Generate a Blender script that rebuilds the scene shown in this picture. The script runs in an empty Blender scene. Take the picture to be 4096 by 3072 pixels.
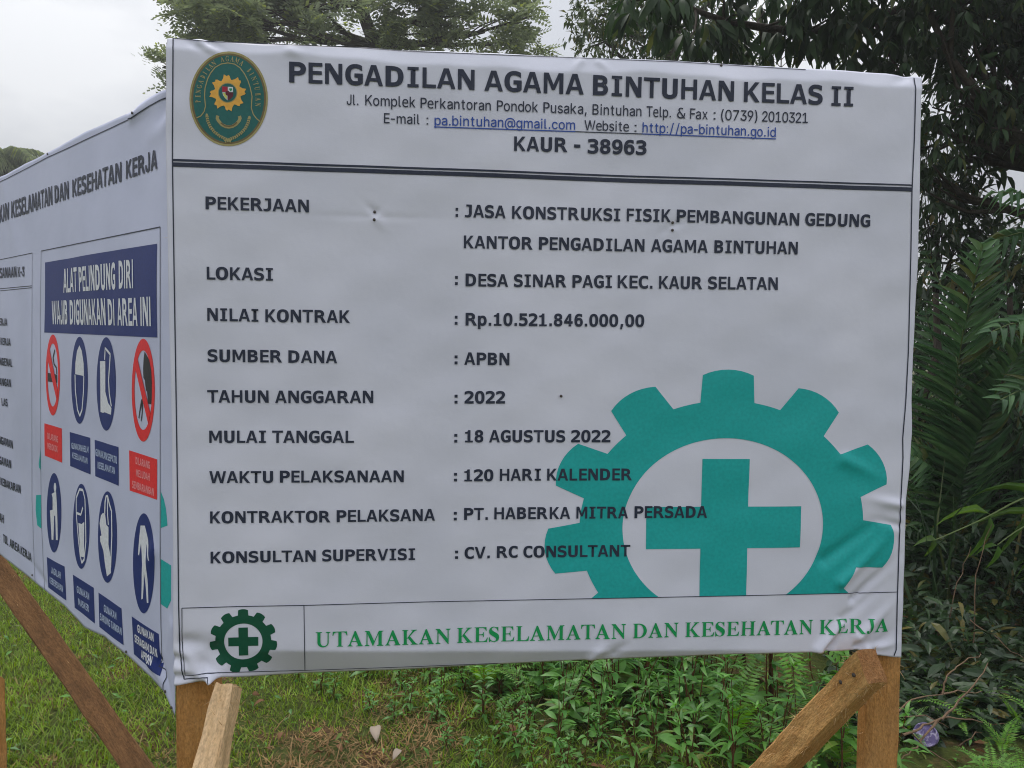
import bpy, bmesh, math, random
import numpy as np
from mathutils import Vector, Matrix
from mathutils.geometry import tessellate_polygon
rng = np.random.default_rng(7); random.seed(7)
SC = bpy.context.scene; COL = SC.collection
rad = math.radians

# ------------------------------------------------------------------ camera
F, CX, CY = 3077., 2048., 1536.          # focal length and centre in photo pixels
ZC = 1.5                                 # eye height
PITCH, ROLL = -.0470128, .0104374
_w = np.array([0, math.cos(PITCH), math.sin(PITCH)]); _r0 = np.array([1., 0, 0]); _u0 = np.cross(_r0, _w)
CR = math.cos(ROLL)*_r0+math.sin(ROLL)*_u0; CU = -math.sin(ROLL)*_r0+math.cos(ROLL)*_u0; CW = _w
CAM = np.array([0, 0, ZC])
cd = bpy.data.cameras.new('camera'); co = bpy.data.objects.new('camera', cd); COL.objects.link(co)
cd.sensor_width = 36; cd.lens = 36*F/4096; cd.clip_end = 3000; cd.clip_start = .05
co.matrix_world = Matrix(((CR[0], CU[0], -CW[0], 0), (CR[1], CU[1], -CW[1], 0), (CR[2], CU[2], -CW[2], ZC), (0, 0, 0, 1)))
SC.camera = co

# ------------------------------------------------------------------ sky, sun, exposure
SUN_EL, SUN_AZ = rad(64), rad(-25)       # azimuth clockwise from +Y
wd = bpy.data.worlds.new('World'); SC.world = wd; wd.use_nodes = True
nt = wd.node_tree; N = nt.nodes; L = nt.links
bg = N['Background']; bg.inputs['Strength'].default_value = .1
sky = N.new('ShaderNodeTexSky'); sky.sky_type = 'NISHITA'; sky.sun_disc = False
sky.sun_elevation = SUN_EL; sky.sun_rotation = SUN_AZ; sky.air_density = 1.2; sky.dust_density = 4
hs = N.new('ShaderNodeHueSaturation'); hs.inputs['Saturation'].default_value = .5; L.new(sky.outputs[0], hs.inputs['Color'])
tc = N.new('ShaderNodeTexCoord'); mp = N.new('ShaderNodeMapping'); mp.inputs['Scale'].default_value = (1.6, 1.6, 4.5)
L.new(tc.outputs['Generated'], mp.inputs[0])
nz = N.new('ShaderNodeTexNoise'); nz.inputs['Scale'].default_value = 1.7; nz.inputs['Detail'].default_value = 5; nz.inputs['Roughness'].default_value = .5
L.new(mp.outputs[0], nz.inputs['Vector'])
cr = N.new('ShaderNodeValToRGB'); L.new(nz.outputs[0], cr.inputs[0])
cr.color_ramp.elements[0].position = .38; cr.color_ramp.elements[0].color = (5.7, 5.95, 6.5, 1)
cr.color_ramp.elements[1].position = .62; cr.color_ramp.elements[1].color = (8.7, 8.85, 9.15, 1)
mx = N.new('ShaderNodeMixRGB'); mx.inputs[0].default_value = .88; L.new(hs.outputs[0], mx.inputs[1]); L.new(cr.outputs[0], mx.inputs[2])
# overcast skies are about three times as bright overhead as at the horizon
sx = N.new('ShaderNodeSeparateXYZ'); L.new(tc.outputs['Generated'], sx.inputs[0])
mz = N.new('ShaderNodeMapRange'); mz.inputs[1].default_value = 0; mz.inputs[2].default_value = 1; mz.inputs[3].default_value = .66; mz.inputs[4].default_value = 1.9; L.new(sx.outputs['Z'], mz.inputs[0])
vm = N.new('ShaderNodeVectorMath'); vm.operation = 'SCALE'; L.new(mx.outputs[0], vm.inputs[0]); L.new(mz.outputs[0], vm.inputs['Scale'])
L.new(vm.outputs[0], bg.inputs['Color'])
sl = bpy.data.lights.new('sun', 'SUN'); sl.energy = 1.3; sl.angle = rad(25); sl.color = (1, .96, .9)
so = bpy.data.objects.new('sun', sl); COL.objects.link(so)
sd = Vector((math.sin(SUN_AZ)*math.cos(SUN_EL), math.cos(SUN_AZ)*math.cos(SUN_EL), math.sin(SUN_EL)))
so.rotation_euler = sd.to_track_quat('Z', 'Y').to_euler()
SC.view_settings.view_transform = 'Standard'; SC.view_settings.look = 'None'; SC.view_settings.exposure = .13; SC.view_settings.gamma = 1
SC.render.engine = 'CYCLES'; SC.cycles.max_bounces = 6; SC.cycles.transparent_max_bounces = 4; SC.cycles.filter_width = 1.05

# ------------------------------------------------------------------ helpers
def ray(px, py):
    return CW+(px-CX)/F*CR-(py-CY)/F*CU
def at(px, py, depth):                   # point at a given distance ahead, seen at a photo pixel
    d = ray(px, py); return CAM+d*(depth/d[1])
def on_ground(px, py):
    d = ray(px, py); return CAM+d*(-ZC/d[2])
def tag(o, label=None, cat=None, group=None, kind=None):
    if label: o['label'] = label
    if cat: o['category'] = cat
    if group: o['group'] = group
    if kind: o['kind'] = kind
    return o
def empty(name, loc=(0, 0, 0), rz=0):
    o = bpy.data.objects.new(name, None); COL.objects.link(o); o.location = loc; o.rotation_euler[2] = rz; o.empty_display_size = .05
    return o
def link_mesh(name, me, parent=None):
    o = bpy.data.objects.new(name, me); COL.objects.link(o)
    if parent: o.parent = parent
    return o
def np_mesh(name, V, faces, mats, midx=None, smooth=False):
    """V (n,3); faces: list of int arrays (m,k)."""
    me = bpy.data.meshes.new(name)
    V = np.asarray(V, np.float32); me.vertices.add(len(V)); me.vertices.foreach_set('co', V.ravel())
    loops = np.concatenate([np.asarray(f, np.int32).ravel() for f in faces])
    tot = np.concatenate([np.full(len(f), f.shape[1], np.int32) for f in faces])
    st = np.concatenate([[0], np.cumsum(tot)[:-1]]).astype(np.int32)
    me.loops.add(len(loops)); me.loops.foreach_set('vertex_index', loops)
    me.polygons.add(len(tot)); me.polygons.foreach_set('loop_start', st)
    for m in (mats if isinstance(mats, (list, tuple)) else [mats]): me.materials.append(m)
    if midx is not None: me.polygons.foreach_set('material_index', np.asarray(midx, np.int32))
    me.polygons.foreach_set('use_smooth', np.full(len(tot), smooth))
    me.update(calc_edges=True); me.validate()
    return me
class Acc:                               # collects pieces of one mesh
    def __init__(s): s.V = []; s.Fq = []; s.Ft = []; s.mq = []; s.mt = []; s.n = 0
    def add(s, V, q=None, t=None, m=0):
        V = np.asarray(V, float).reshape(-1, 3)
        if q is not None and len(q): s.Fq.append(np.asarray(q)+s.n); s.mq.append(np.full(len(q), m))
        if t is not None and len(t): s.Ft.append(np.asarray(t)+s.n); s.mt.append(np.full(len(t), m))
        s.V.append(V); s.n += len(V)
    def mesh(s, name, mats, smooth=False):
        f = []; mi = []
        if s.Fq: f.append(np.concatenate(s.Fq)); mi.append(np.concatenate(s.mq))
        if s.Ft: f.append(np.concatenate(s.Ft)); mi.append(np.concatenate(s.mt))
        return np_mesh(name, np.concatenate(s.V), f, mats, np.concatenate(mi), smooth)
    def tube(s, P, R, k=6, m=0):
        P = np.asarray(P, float); R = np.broadcast_to(R, (len(P),))
        T = np.gradient(P, axis=0); T /= np.linalg.norm(T, axis=1)[:, None]+1e-9
        a = np.array([0.31, .9, .2]); X = np.cross(T, a); X /= np.linalg.norm(X, axis=1)[:, None]+1e-9; Y = np.cross(T, X)
        th = np.arange(k)*2*np.pi/k
        V = P[:, None]+R[:, None, None]*(np.cos(th)[None, :, None]*X[:, None]+np.sin(th)[None, :, None]*Y[:, None])
        n = len(P); q = []
        for i in range(n-1):
            for j in range(k): q.append((i*k+j, i*k+(j+1) % k, (i+1)*k+(j+1) % k, (i+1)*k+j))
        s.add(V.reshape(-1, 3), q=np.array(q), m=m)
    def inst(s, tv, tq, M, T, m=0):      # template copies: M (n,3,3) columns = axes, T (n,3)
        n = len(T); V = np.einsum('nij,vj->nvi', M, tv)+T[:, None]
        q = (np.asarray(tq)[None]+(np.arange(n)*len(tv))[:, None, None]).reshape(-1, len(tq[0]))
        if len(tq[0]) == 4: s.add(V.reshape(-1, 3), q=q, m=m)
        else: s.add(V.reshape(-1, 3), t=q, m=m)
def nrm(v): return v/(np.linalg.norm(v, axis=-1, keepdims=True)+1e-12)
def frames(D, up, size, wid=None):       # y axis along D, z roughly along up
    D = nrm(np.asarray(D, float)); X = nrm(np.cross(D, up)); Z = np.cross(X, D)
    size = np.asarray(size, float).reshape(-1, 1); wid = size if wid is None else np.asarray(wid, float).reshape(-1, 1)
    return np.stack([X*wid, D*size, Z*size], axis=2)
def leaf_t(w=.3, droop=.25, fold=.18, n=4, peak=.4):
    t = np.linspace(0, 1, n+1); wv = w*.5*np.sin(np.pi*t**(math.log(.5)/math.log(peak)))**.85; wv[0] = .012; wv[-1] = .004
    z = -droop*t**2; y = t*(1-.25*droop*t)
    V = []
    for i in range(n+1): V += [(-wv[i], y[i], z[i]+fold*wv[i]), (0, y[i], z[i]), (wv[i], y[i], z[i]+fold*wv[i])]
    q = []
    for i in range(n): a = i*3; q += [(a, a+1, a+4, a+3), (a+1, a+2, a+5, a+4)]
    return np.array(V), np.array(q)
def smoothnoise(P, scale, seed=0, k=7):
    r = np.random.default_rng(seed); out = 0
    for i in range(k):
        d = r.normal(size=P.shape[1]); d /= np.linalg.norm(d); out = out+np.sin((P@d)*scale*(.6+.25*i)+r.uniform(0, 6.28))
    return out/k**.5

# ------------------------------------------------------------------ materials
def mat(name, col, rough=.6, spec=.4):
    m = bpy.data.materials.new(name); m.use_nodes = True; b = m.node_tree.nodes['Principled BSDF']
    b.inputs['Base Color'].default_value = (*col, 1); b.inputs['Roughness'].default_value = rough; b.inputs['Specular IOR Level'].default_value = spec
    return m
def ink(name, col, rough=.5):            # printed ink: tiny mottling of the print
    m = mat(name, col, rough, .3); nt = m.node_tree; b = nt.nodes['Principled BSDF']
    t = nt.nodes.new('ShaderNodeTexCoord'); n = nt.nodes.new('ShaderNodeTexNoise'); n.inputs['Scale'].default_value = 160; n.inputs['Detail'].default_value = 3
    nt.links.new(t.outputs['Object'], n.inputs['Vector'])
    h = nt.nodes.new('ShaderNodeHueSaturation'); h.inputs['Color'].default_value = (*col, 1)
    mr = nt.nodes.new('ShaderNodeMapRange'); mr.inputs[3].default_value = .8; mr.inputs[4].default_value = 1.22
    nt.links.new(n.outputs[0], mr.inputs[0]); nt.links.new(mr.outputs[0], h.inputs['Value']); nt.links.new(h.outputs[0], b.inputs['Base Color'])
    return m
def leafmat(name, c1, c2, c3=None, trans=.3, rough=.42, spec=.45):
    m = bpy.data.materials.new(name); m.use_nodes = True; nt = m.node_tree; N = nt.nodes; L = nt.links
    b = N['Principled BSDF']; b.inputs['Roughness'].default_value = rough; b.inputs['Specular IOR Level'].default_value = spec
    g = N.new('ShaderNodeNewGeometry'); r = N.new('ShaderNodeValToRGB'); L.new(g.outputs['Random Per Island'], r.inputs[0])
    e = r.color_ramp.elements; e[0].color = (*c1, 1); e[1].color = (*c2, 1); e[1].position = .9 if c3 else 1
    if c3: k = e.new(.97); k.color = (*c3, 1)
    t = N.new('ShaderNodeTexCoord'); n = N.new('ShaderNodeTexNoise'); n.inputs['Scale'].default_value = 6; n.inputs['Detail'].default_value = 4
    L.new(t.outputs['Object'], n.inputs['Vector'])
    h = N.new('ShaderNodeHueSaturation'); mr = N.new('ShaderNodeMapRange'); mr.inputs[1].default_value = .3; mr.inputs[2].default_value = .7; mr.inputs[3].default_value = .65; mr.inputs[4].default_value = 1.35
    L.new(n.outputs[0], mr.inputs[0]); L.new(mr.outputs[0], h.inputs['Value']); L.new(r.outputs[0], h.inputs['Color']); L.new(h.outputs[0], b.inputs['Base Color'])
    tr = N.new('ShaderNodeBsdfTranslucent'); h2 = N.new('ShaderNodeHueSaturation'); h2.inputs['Value'].default_value = 1.3; h2.inputs['Saturation'].default_value = 1.15; h2.inputs['Hue'].default_value = .485
    L.new(h.outputs[0], h2.inputs['Color']); L.new(h2.outputs[0], tr.inputs[0])
    mx = N.new('ShaderNodeMixShader'); mx.inputs[0].default_value = trans; L.new(b.outputs[0], mx.inputs[1]); L.new(tr.outputs[0], mx.inputs[2])
    L.new(mx.outputs[0], N['Material Output'].inputs[0])
    return m
def woodmat(name, c1, c2, c3, fibre=1.0):
    m = bpy.data.materials.new(name); m.use_nodes = True; nt = m.node_tree; N = nt.nodes; L = nt.links
    b = N['Principled BSDF']; b.inputs['Roughness'].default_value = .85; b.inputs['Specular IOR Level'].default_value = .15
    t = N.new('ShaderNodeTexCoord')
    def noise(sc, scale, det):
        mp = N.new('ShaderNodeMapping'); mp.inputs['Scale'].default_value = sc; L.new(t.outputs['Object'], mp.inputs[0])
        n = N.new('ShaderNodeTexNoise'); n.inputs['Scale'].default_value = scale; n.inputs['Detail'].default_value = det; n.inputs['Roughness'].default_value = .65; L.new(mp.outputs[0], n.inputs['Vector']); return n
    a = noise((75, 75, 11), 1, 6); c = noise((16, 16, 9), 1, 6); f = noise((260, 260, 110), 1, 4)
    r = N.new('ShaderNodeValToRGB'); L.new(a.outputs[0], r.inputs[0]); e = r.color_ramp.elements
    e[0].position = .3; e[0].color = (*c1, 1); e[1].position = .7; e[1].color = (*c2, 1)
    mx = N.new('ShaderNodeMixRGB'); mr = N.new('ShaderNodeMapRange'); mr.inputs[1].default_value = .42; mr.inputs[2].default_value = .8; mr.inputs[4].default_value = .75; L.new(c.outputs[0], mr.inputs[0]); L.new(mr.outputs[0], mx.inputs[0])
    L.new(r.outputs[0], mx.inputs[1]); mx.inputs[2].default_value = (*c3, 1)
    mf = N.new('ShaderNodeHueSaturation'); mr2 = N.new('ShaderNodeMapRange'); mr2.inputs[1].default_value = .3; mr2.inputs[2].default_value = .7; mr2.inputs[3].default_value = .7; mr2.inputs[4].default_value = 1.25
    L.new(f.outputs[0], mr2.inputs[0]); L.new(mr2.outputs[0], mf.inputs['Value']); L.new(mx.outputs[0], mf.inputs['Color']); L.new(mf.outputs[0], b.inputs['Base Color'])
    bp = N.new('ShaderNodeBump'); bp.inputs['Strength'].default_value = .75*fibre; bp.inputs['Distance'].default_value = .005
    ad = N.new('ShaderNodeMath'); L.new(a.outputs[0], ad.inputs[0]); L.new(f.outputs[0], ad.inputs[1]); L.new(ad.outputs[0], bp.inputs['Height']); L.new(bp.outputs[0], b.inputs['Normal'])
    return m
def barkmat(name, c1, c2):
    m = woodmat(name, c1, c2, [x*.6 for x in c1]); return m

def vinylmat(name, k=(1, 1, 1)):
    m = mat(name, (.74, .76, .83), .48, .35); nt = m.node_tree; N = nt.nodes; L = nt.links; b = N['Principled BSDF']
    t = N.new('ShaderNodeTexCoord')
    n = N.new('ShaderNodeTexNoise'); n.inputs['Scale'].default_value = 5; n.inputs['Detail'].default_value = 6; L.new(t.outputs['Object'], n.inputs['Vector'])
    r = N.new('ShaderNodeValToRGB'); L.new(n.outputs[0], r.inputs[0]); e = r.color_ramp.elements
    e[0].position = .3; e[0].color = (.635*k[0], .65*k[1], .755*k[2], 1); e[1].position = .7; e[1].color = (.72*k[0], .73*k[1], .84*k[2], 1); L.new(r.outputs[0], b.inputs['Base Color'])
    mp = N.new('ShaderNodeMapping'); mp.inputs['Scale'].default_value = (250, 250, 900); L.new(t.outputs['Object'], mp.inputs[0])
    n2 = N.new('ShaderNodeTexNoise'); n2.inputs['Scale'].default_value = 1; n2.inputs['Detail'].default_value = 2; L.new(mp.outputs[0], n2.inputs['Vector'])
    n3 = N.new('ShaderNodeTexNoise'); n3.inputs['Scale'].default_value = 14; n3.inputs['Detail'].default_value = 3; L.new(t.outputs['Object'], n3.inputs['Vector'])
    b1 = N.new('ShaderNodeBump'); b1.inputs['Strength'].default_value = .12; b1.inputs['Distance'].default_value = .001; L.new(n2.outputs[0], b1.inputs['Height'])
    b2 = N.new('ShaderNodeBump'); b2.inputs['Strength'].default_value = .25; b2.inputs['Distance'].default_value = .006; L.new(n3.outputs[0], b2.inputs['Height']); L.new(b1.outputs[0], b2.inputs['Normal'])
    L.new(b2.outputs[0], b.inputs['Normal'])
    return m
VINYL = vinylmat('banner_vinyl'); VINYL_SHADED = vinylmat('side_banner_vinyl_shaded', (.80, .83, .94))  # side copy darker and bluer: the panel's weaker light is put into its colour
INK = ink('ink_dark', (.026, .033, .06)); INKBLUE = ink('ink_link_blue', (.03, .08, .36)); TEAL = ink('ink_teal', (.014, .39, .375)); DKGREEN = ink('ink_dark_green', (.006, .085, .045))
GREEN = ink('ink_green', (.008, .31, .09)); NAVY = ink('ink_navy', (.014, .03, .17)); RED = ink('ink_red', (.78, .028, .035)); WHITE = ink('ink_white', (.7, .72, .77)); PINK = ink('ink_pink', (.85, .3, .32)); BLACK = ink('ink_black', (.03, .03, .035)); LBLUE = ink('ink_pale_blue', (.42, .5, .68))
EGREEN = ink('emblem_green', (.016, .125, .115)); EGOLD = ink('emblem_gold', (.36, .31, .13)); EDARK = ink('emblem_dark_gold', (.16, .12, .05)); EFLAME = ink('emblem_orange', (.78, .42, .075)); ERED = ink('emblem_red', (.4, .02, .05)); ELEAF = ink('emblem_leaf', (.02, .3, .12)); EYEL = ink('emblem_yellow', (.6, .62, .14)); EMAROON = ink('emblem_maroon', (.12, .02, .035))
IRON = mat('nail_iron', (.06, .045, .04), .5, .6)

# ------------------------------------------------------------------ ground
def soilmat():
    m = bpy.data.materials.new('lawn_soil'); m.use_nodes = True; nt = m.node_tree; N = nt.nodes; L = nt.links; b = N['Principled BSDF']; b.inputs['Roughness'].default_value = .95; b.inputs['Specular IOR Level'].default_value = .1
    t = N.new('ShaderNodeTexCoord')
    def noise(s, d): n = N.new('ShaderNodeTexNoise'); n.inputs['Scale'].default_value = s; n.inputs['Detail'].default_value = d; n.inputs['Roughness'].default_value = .7; L.new(t.outputs['Object'], n.inputs['Vector']); return n
    a = noise(3, 8); c = noise(45, 6)
    r = N.new('ShaderNodeValToRGB'); L.new(c.outputs[0], r.inputs[0]); e = r.color_ramp.elements
    e[0].position = .35; e[0].color = (.045, .06, .016, 1); e[1].position = .65; e[1].color = (.10, .12, .03, 1)
    r2 = N.new('ShaderNodeValToRGB'); L.new(c.outputs[0], r2.inputs[0]); e = r2.color_ramp.elements
    e[0].position = .35; e[0].color = (.05, .03, .016, 1); e[1].position = .68; e[1].color = (.2, .12, .06, 1)
    mx = N.new('ShaderNodeMixRGB'); mr = N.new('ShaderNodeMapRange'); mr.inputs[1].default_value = .52; mr.inputs[2].default_value = .6; L.new(a.outputs[0], mr.inputs[0]); L.new(mr.outputs[0], mx.inputs[0]); L.new(r.outputs[0], mx.inputs[1]); L.new(r2.outputs[0], mx.inputs[2]); L.new(mx.outputs[0], b.inputs['Base Color'])
    bp = N.new('ShaderNodeBump'); bp.inputs['Strength'].default_value = .8; bp.inputs['Distance'].default_value = .03; L.new(c.outputs[0], bp.inputs['Height']); L.new(bp.outputs[0], b.inputs['Normal'])
    return m
def gz(x, y): return .02*np.sin(x*1.3+.4)*np.cos(y*1.1)+.012*np.sin(x*3.1+y*2.3)
def build_ground():
    xs = np.concatenate([[-1500, -300, -80, -30], np.linspace(-12, 12, 90), [30, 80, 300, 1500]])
    ys = np.concatenate([[-1500, -300, -60, -20], np.linspace(-6, 14, 80), [30, 80, 300, 1500]])
    X, Y = np.meshgrid(xs, ys); Z = np.where((abs(X) <= 12) & (Y <= 14) & (Y >= -6), gz(X, Y), 0)
    V = np.stack([X, Y, Z], -1).reshape(-1, 3); nx = len(xs); q = []
    for j in range(len(ys)-1):
        for i in range(nx-1): a = j*nx+i; q.append((a, a+1, a+nx+1, a+nx))
    o = link_mesh('ground', np_mesh('ground', V, [np.array(q)], soilmat(), smooth=True)); tag(o, kind='structure')
build_ground()

# ------------------------------------------------------------------ panels (banner planes)
class Panel:
    def __init__(s, C, d, n): s.C = np.array(C); s.d = np.array(d); s.n = np.array(n); s.ridges = []; s.disp0 = lambda u, v: 0*u
    def uvs(s, pts, flat=False, back=0.):
        pts = np.asarray(pts, float).reshape(-1, 2); r = CW+((pts[:, :1]-CX)/F)*CR-((pts[:, 1:]-CY)/F)*CU; k = np.full(len(pts), -back)
        for _ in range(1 if flat else 5):
            t = ((s.C-CAM)@s.n+k)/(r@s.n); P = CAM+r*t[:, None]-s.C; o = np.stack([P@s.d, -P[:, 2]], -1)
            if not flat: k = s.disp(o[:, 0], o[:, 1])
        return o
    def uv(s, px, py): return s.uvs([(px, py)])[0]
    def flat(s, px, py, back=0.): return s.uvs([(px, py)], True, back)[0]
    def ridge(s, p0, p1, w, a): s.ridges.append((s.flat(*p0), s.flat(*p1), w, a))
    def disp(s, u, v):
        d = s.disp0(u, v)
        for a, b, w, h in s.ridges:
            ab = b-a; l2 = ab@ab; t = ((u-a[0])*ab[0]+(v-a[1])*ab[1])/l2; tc = np.clip(t, 0, 1)
            dx = u-(a[0]+tc*ab[0]); dy = v-(a[1]+tc*ab[1]); d = d+1.3*h*np.exp(-(dx*dx+dy*dy)/(w*w))*(.55+.45*np.cos(np.pi*tc))
        return d
    def P(s, u, v, off=0):
        u = np.asarray(u, float); v = np.asarray(v, float); k = s.disp(u, v)+off
        return s.C+u[..., None]*s.d+v[..., None]*np.array([0, 0, -1.])+k[..., None]*s.n
YAW = .1050002
C0 = np.array([-.626327, 1.43, ZC+.555275])
FR = Panel(C0, (math.cos(YAW), math.sin(YAW), 0), (math.sin(YAW), -math.cos(YAW), 0))
AL = rad(46.1)
LF = Panel(C0+np.array([-.012, .014, 0]), (-math.sin(AL), math.cos(AL), 0), (-math.cos(AL), -math.sin(AL), 0))

def sstep(x): x = np.clip(x, 0, 1); return x*x*(3-2*x)
_ts = np.array([FR.uv(*p) for p in [(690, 193), (916, 206), (1188, 224), (1700, 262), (2097, 284), (2445, 289), (2750, 305), (3000, 319), (3645, 349)]])
_te = np.array([FR.uv(*p) for p in [(670, 153), (840, 164), (1436, 188), (2162, 224), (2700, 244), (3222, 275), (3545, 294), (3690, 310)]])
_bs = np.array([FR.uv(*p) for p in [(690, 2601), (1150, 2601), (1941, 2603), (2393, 2601), (2958, 2598), (3650, 2600)]])
def disp_front(u, v):
    P = np.stack([u, v], -1).reshape(-1, 2)
    d = (.0019*smoothnoise(P, 7, 3)+.0007*smoothnoise(P*[1, 2.2], 22, 5)).reshape(np.shape(u))
    vt = np.interp(u, _ts[:, 0], _ts[:, 1])+.0025*np.sin(u*19)+.0015*np.sin(u*47+1); k = np.maximum(vt-v, 0); d = d-(np.sqrt(k*k+.003**2)-.003)*.45
    vb = np.interp(u, _bs[:, 0], _bs[:, 1]); k = np.maximum(v-vb, 0)*sstep((1.34-u)/.3)*sstep((u-.07)/.16); d = d-(np.sqrt(k*k+.002**2)-.002)*.62
    ul = FR.C[0]*0+.004; k = np.maximum(ul-u, 0); d = d-k*k*14
    k = np.maximum(u-1.43, 0); d = d-k*k*4
    return d
FR.disp0 = disp_front
for p0, p1, w, a in [
    ((848, 2714), (690, 2590), .012, 0.0090), ((848, 2714), (700, 2680), .009, 0.0090), ((830, 2700), (770, 2610), .012, -0.0090), ((740, 2572), (860, 2575), .014, -0.0075), ((700, 2640), (790, 2655), .010, -0.0075),
    ((850, 2712), (800, 2640), .008, 0.0090), ((690, 2715), (840, 2690), .007, -0.0060), ((860, 2600), (905, 2680), .013, -0.0060),
    ((3278, 2600), (3480, 2360), .011, 0.0090), ((3310, 2600), (3400, 2490), .008, -0.0075), ((3376, 2478), (3560, 2320), .011, -0.0075), ((3366, 2330), (3600, 2100), .012, 0.0075), ((3420, 2400), (3600, 2220), .010, -0.0090),
    ((3440, 2550), (3590, 2400), .010, 0.0075), ((3500, 2600), (3595, 2500), .010, -0.0060), ((3300, 2240), (3590, 2030), .014, -0.0060), ((3380, 1840), (3560, 1930), .014, 0.0045), ((3600, 2020), (3450, 1990), .010, 0.0060), ((3595, 2100), (3490, 2075), .008, -0.0045),
    ((3470, 2600), (3600, 2575), .007, 0.0075), ((3430, 2590), (3500, 2560), .007, -0.0060), ((2370, 2640), (2440, 2560), .010, 0.0060), ((2460, 2610), (2530, 2560), .010, -0.0045),
    ((790, 160), (900, 222), .008, .004), ((830, 165), (930, 215), .007, -.004), ((760, 165), (850, 230), .007, -.003), ((1160, 200), (1230, 232), .010, .003), ((2330, 235), (2280, 290), .008, .003), ((2400, 240), (2450, 290), .008, .003), ((3640, 300), (3560, 340), .010, -.004),
    ((1498, 848), (1450, 805), .007, -0.00210), ((1498, 862), (1560, 935), .009, 0.00180), ((1498, 860), (1530, 815), .007, -0.00180), ((1480, 868), (1150, 858), .006, -0.00072), ((1510, 868), (1800, 874), .006, -0.00072),
    ((2688, 905), (2610, 950), .008, -0.00120), ((2688, 905), (2730, 960), .008, 0.00120), ((2690, 900), (2760, 880), .007, -0.00150), ((3160, 1330), (3330, 1260), .035, -0.00060), ((1900, 1330), (2600, 1500), .05, 0.00072)]: FR.ridge(p0, p1, w, a)

def disp_left(u, v):
    P = np.stack([u, v], -1).reshape(-1, 2)
    d = (.0022*smoothnoise(P, 6, 13)+.0007*smoothnoise(P, 20, 15)).reshape(np.shape(u))
    return d
LF.disp0 = disp_left
for p0, p1, w, a in [((663, 420), (610, 560), .02, -.006), ((663, 480), (560, 600), .02, .004), ((525, 470), (660, 365), .012, .005), ((640, 2650), (690, 2830), .012, -.006), ((600, 2650), (680, 2780), .012, .004), ((620, 2200), (560, 2330), .02, .004), ((690, 2500), (640, 2760), .012, .004), ((180, 2340), (90, 2200), .015, -.003), ((10, 700), (100, 1200), .03, .003)]: LF.ridge(p0, p1, w, a)

def sheet(panel, name, top, bottom, left, right, nu, nv, par=None):
    T, B, Lf, Rt = (panel.uvs(e) for e in (top, bottom, left, right))
    def ev(e, n):
        e = np.array(e); l = np.concatenate([[0], np.cumsum(np.linalg.norm(np.diff(e, axis=0), axis=1))]); l /= l[-1]; s = np.linspace(0, 1, n+1)
        return np.stack([np.interp(s, l, e[:, 0]), np.interp(s, l, e[:, 1])], -1)
    T, B, Lf, Rt = ev(T, nu), ev(B, nu), ev(Lf, nv), ev(Rt, nv)
    s = np.linspace(0, 1, nu+1)[None, :, None]; t = np.linspace(0, 1, nv+1)[:, None, None]
    G = (1-t)*T[None]+t*B[None]+(1-s)*Lf[:, None]+s*Rt[:, None]-((1-s)*(1-t)*T[0]+s*(1-t)*T[-1]+(1-s)*t*B[0]+s*t*B[-1])
    V = panel.P(G[..., 0], G[..., 1]).reshape(-1, 3); n = nu+1
    j, i = np.meshgrid(np.arange(nv), np.arange(nu), indexing='ij'); a = (j*n+i).ravel(); q = np.stack([a, a+n, a+n+1, a+1], -1)
    if panel is LF: q = q[:, ::-1]
    me = np_mesh(name, V-C0, [q], VINYL_SHADED if panel is LF else VINYL, smooth=True); o = link_mesh(name, me); o.location = C0
    m = o.modifiers.new('thickness', 'SOLIDIFY'); m.thickness = .0012; m.offset = -1
    return o
front = sheet(FR, 'front_banner',
    [(670, 153), (693, 152), (840, 164), (1052, 177), (1436, 189), (1600, 201), (2162, 223), (2700, 244), (2884, 255), (3222, 275), (3545, 294), (3610, 307), (3687, 310)],
    [(695, 2743), (848, 2719), (866, 2711), (1150, 2697), (1700, 2673), (2000, 2656), (2347, 2641), (2646, 2628), (2970, 2616), (3300, 2603), (3432, 2597), (3500, 2618), (3605, 2630)],
    [(670, 153), (665, 326), (663, 552), (668, 800), (675, 1200), (687, 1700), (692, 2200), (695, 2743)],
    [(3687, 310), (3684, 384), (3680, 697), (3677, 846), (3673, 995), (3653, 1400), (3646, 1611), (3648, 1729), (3639, 1870), (3623, 2019), (3619, 2184), (3613, 2411), (3605, 2630)], 420, 340)
tag(front, 'large white printed banner facing the camera with court project details and teal cogwheel', 'banner')
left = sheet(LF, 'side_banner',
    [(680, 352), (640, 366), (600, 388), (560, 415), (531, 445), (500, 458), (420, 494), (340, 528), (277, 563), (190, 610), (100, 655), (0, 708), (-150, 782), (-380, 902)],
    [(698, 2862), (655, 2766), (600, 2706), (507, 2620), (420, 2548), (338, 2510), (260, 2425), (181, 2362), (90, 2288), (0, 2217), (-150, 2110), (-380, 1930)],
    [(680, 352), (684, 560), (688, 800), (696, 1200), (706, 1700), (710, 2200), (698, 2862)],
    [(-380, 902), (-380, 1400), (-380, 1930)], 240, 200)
tag(left, 'white safety banner going back to the left with rows of pictograms', 'banner')

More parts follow.
